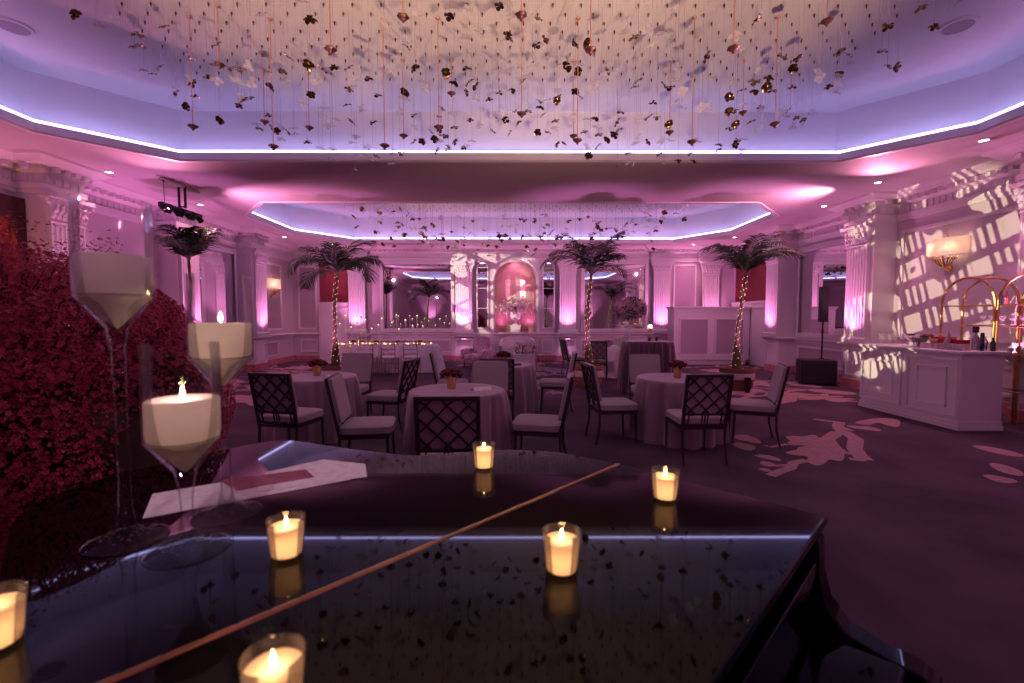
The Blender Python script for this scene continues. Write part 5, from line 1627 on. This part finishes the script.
# rose-gold rods with fan pendants
PR = [(-3.50, 5.16, 3.62), (-3.08, 4.99, 4.19), (-3.10, 5.9, 3.98), (-2.64, 5.2, 3.42), (-2.58, 6.0, 3.95), (-1.40, 5.2, 3.43), (-1.60, 4.2, 3.90), (-1.37, 6.0, 3.85), (-.79, 5.17, 3.62), (-.75, 6.0, 4.38), (-.95, 4.2, 4.18),
      (.13, 5.2, 3.78), (.10, 4.2, 4.20), (.82, 6.0, 3.85), (.75, 5.17, 3.48), (.72, 4.2, 3.90), (2.06, 6.0, 3.90), (2.02, 5.15, 3.46), (2.0, 4.2, 3.92), (3.0, 6.0, 4.15), (2.93, 5.14, 3.65), (2.9, 4.3, 4.22),
      (-2.2, 11.2, 3.9), (-.9, 11.2, 3.85), (.6, 11.2, 3.9), (1.9, 11.2, 3.95), (-1.6, 12.6, 3.85), (2.6, 12.4, 3.9), (0.0, 12.8, 3.7)]
fan = MB()
pts = [(0, .035)] + [(.062 * math.cos(a), .012 + .042 * math.sin(a) * .6) for a in [PI * i / 10 for i in range(11)]]
fan.T = Matrix.Scale(.8, 4)
fan.lathe([(.001, -.045), (.012, -.04), (.018, -.02), (.035, -.005), (.062, .012), (.066, .022), (.045, .035), (.015, .045), (.001, .046)], n=14, cap=False, mod=lambda a, z: 1 + .16 * math.sin(6 * a))
rod = MB(); rod.tube([(0, 0, 0), (0, 0, 1)], .0055, 6)
knob = MB(); knob.blob((0, 0, 0), .026, 1, 0, random, (1, 1, .8))
mf = mr = mk = None
ORD = ['leftmost', 'second from the left', 'third from the left', 'fourth from the left', 'fifth from the left', 'sixth from the left', 'seventh from the left', 'eighth from the left', 'ninth from the left', 'tenth from the left',
       'eleventh from the left', 'twelfth from the left', 'thirteenth from the left', 'fourteenth from the left', 'fifteenth from the left', 'rightmost']
def prow(y): return 'front row of the near' if y < 4.6 else 'middle row of the near' if y < 5.7 else 'back row of the near' if y < 9 else 'front row of the far' if y < 12 else 'back row of the far'
for i, (x, y, z) in enumerate(PR):
    near = y < 9
    t = thing('fan_pendant', 'dark fan pendant, %s in the %s recess' % (ORD[sorted(q[0] for q in PR if prow(q[1]) == prow(y)).index(x)], prow(y)), 'ceiling ornament', (x, y, z), 0, 'fan pendants of the %s ceiling recess' % ('near' if near else 'far'))
    if mf is None:
        a = fan.build('fan', 'bronze_fan', t); b = rod.build('rod', 'rose_gold', t); c = knob.build('ceiling_knob', 'rose_gold', t); mf, mr, mk = a.data, b.data, c.data
        b.scale = (1, 1, ZT - z); c.location = (0, 0, ZT - z - .01)
    else:
        for nm, me, in (('fan', mf), ('rod', mr), ('ceiling_knob', mk)):
            q = bpy.data.objects.new(nm, me); COL.objects.link(q); q.parent = t
            if nm == 'rod': q.scale = (1, 1, ZT - z)
            if nm == 'ceiling_knob': q.location = (0, 0, ZT - z - .01)
# grid of small thread hooks on the recess ceilings
for (x0, x1, y0, y1, l) in ((-4.2, 4.3, 3.0, 6.6, 'near'), (-3.9, 4.3, 10.3, 14.4, 'far')):
    m = MB(); r_ = 0; y = y0
    while y <= y1:
        x = x0 + (.15 if r_ % 2 else 0)
        while x <= x1:
            m.lathe([(.009, 0), (.009, -.022), (.004, -.04), (.0005, -.045)], (x, y, ZT), 5, cap=False)
            m.add([(x - .0004, y, ZT - .04), (x + .0004, y, ZT - .04), (x + .0004, y, 4.45), (x - .0004, y, 4.45)], [(0, 1, 2, 3)])
            x += .30
        y += .15 if l == 'near' else .3; r_ += 1
    tag(m.build('thread_hooks', 'bronze_fan', smooth=0), 'grid of tiny dark thread hooks on the ceiling of the %s recess' % l, 'ceiling hooks', kind='stuff')
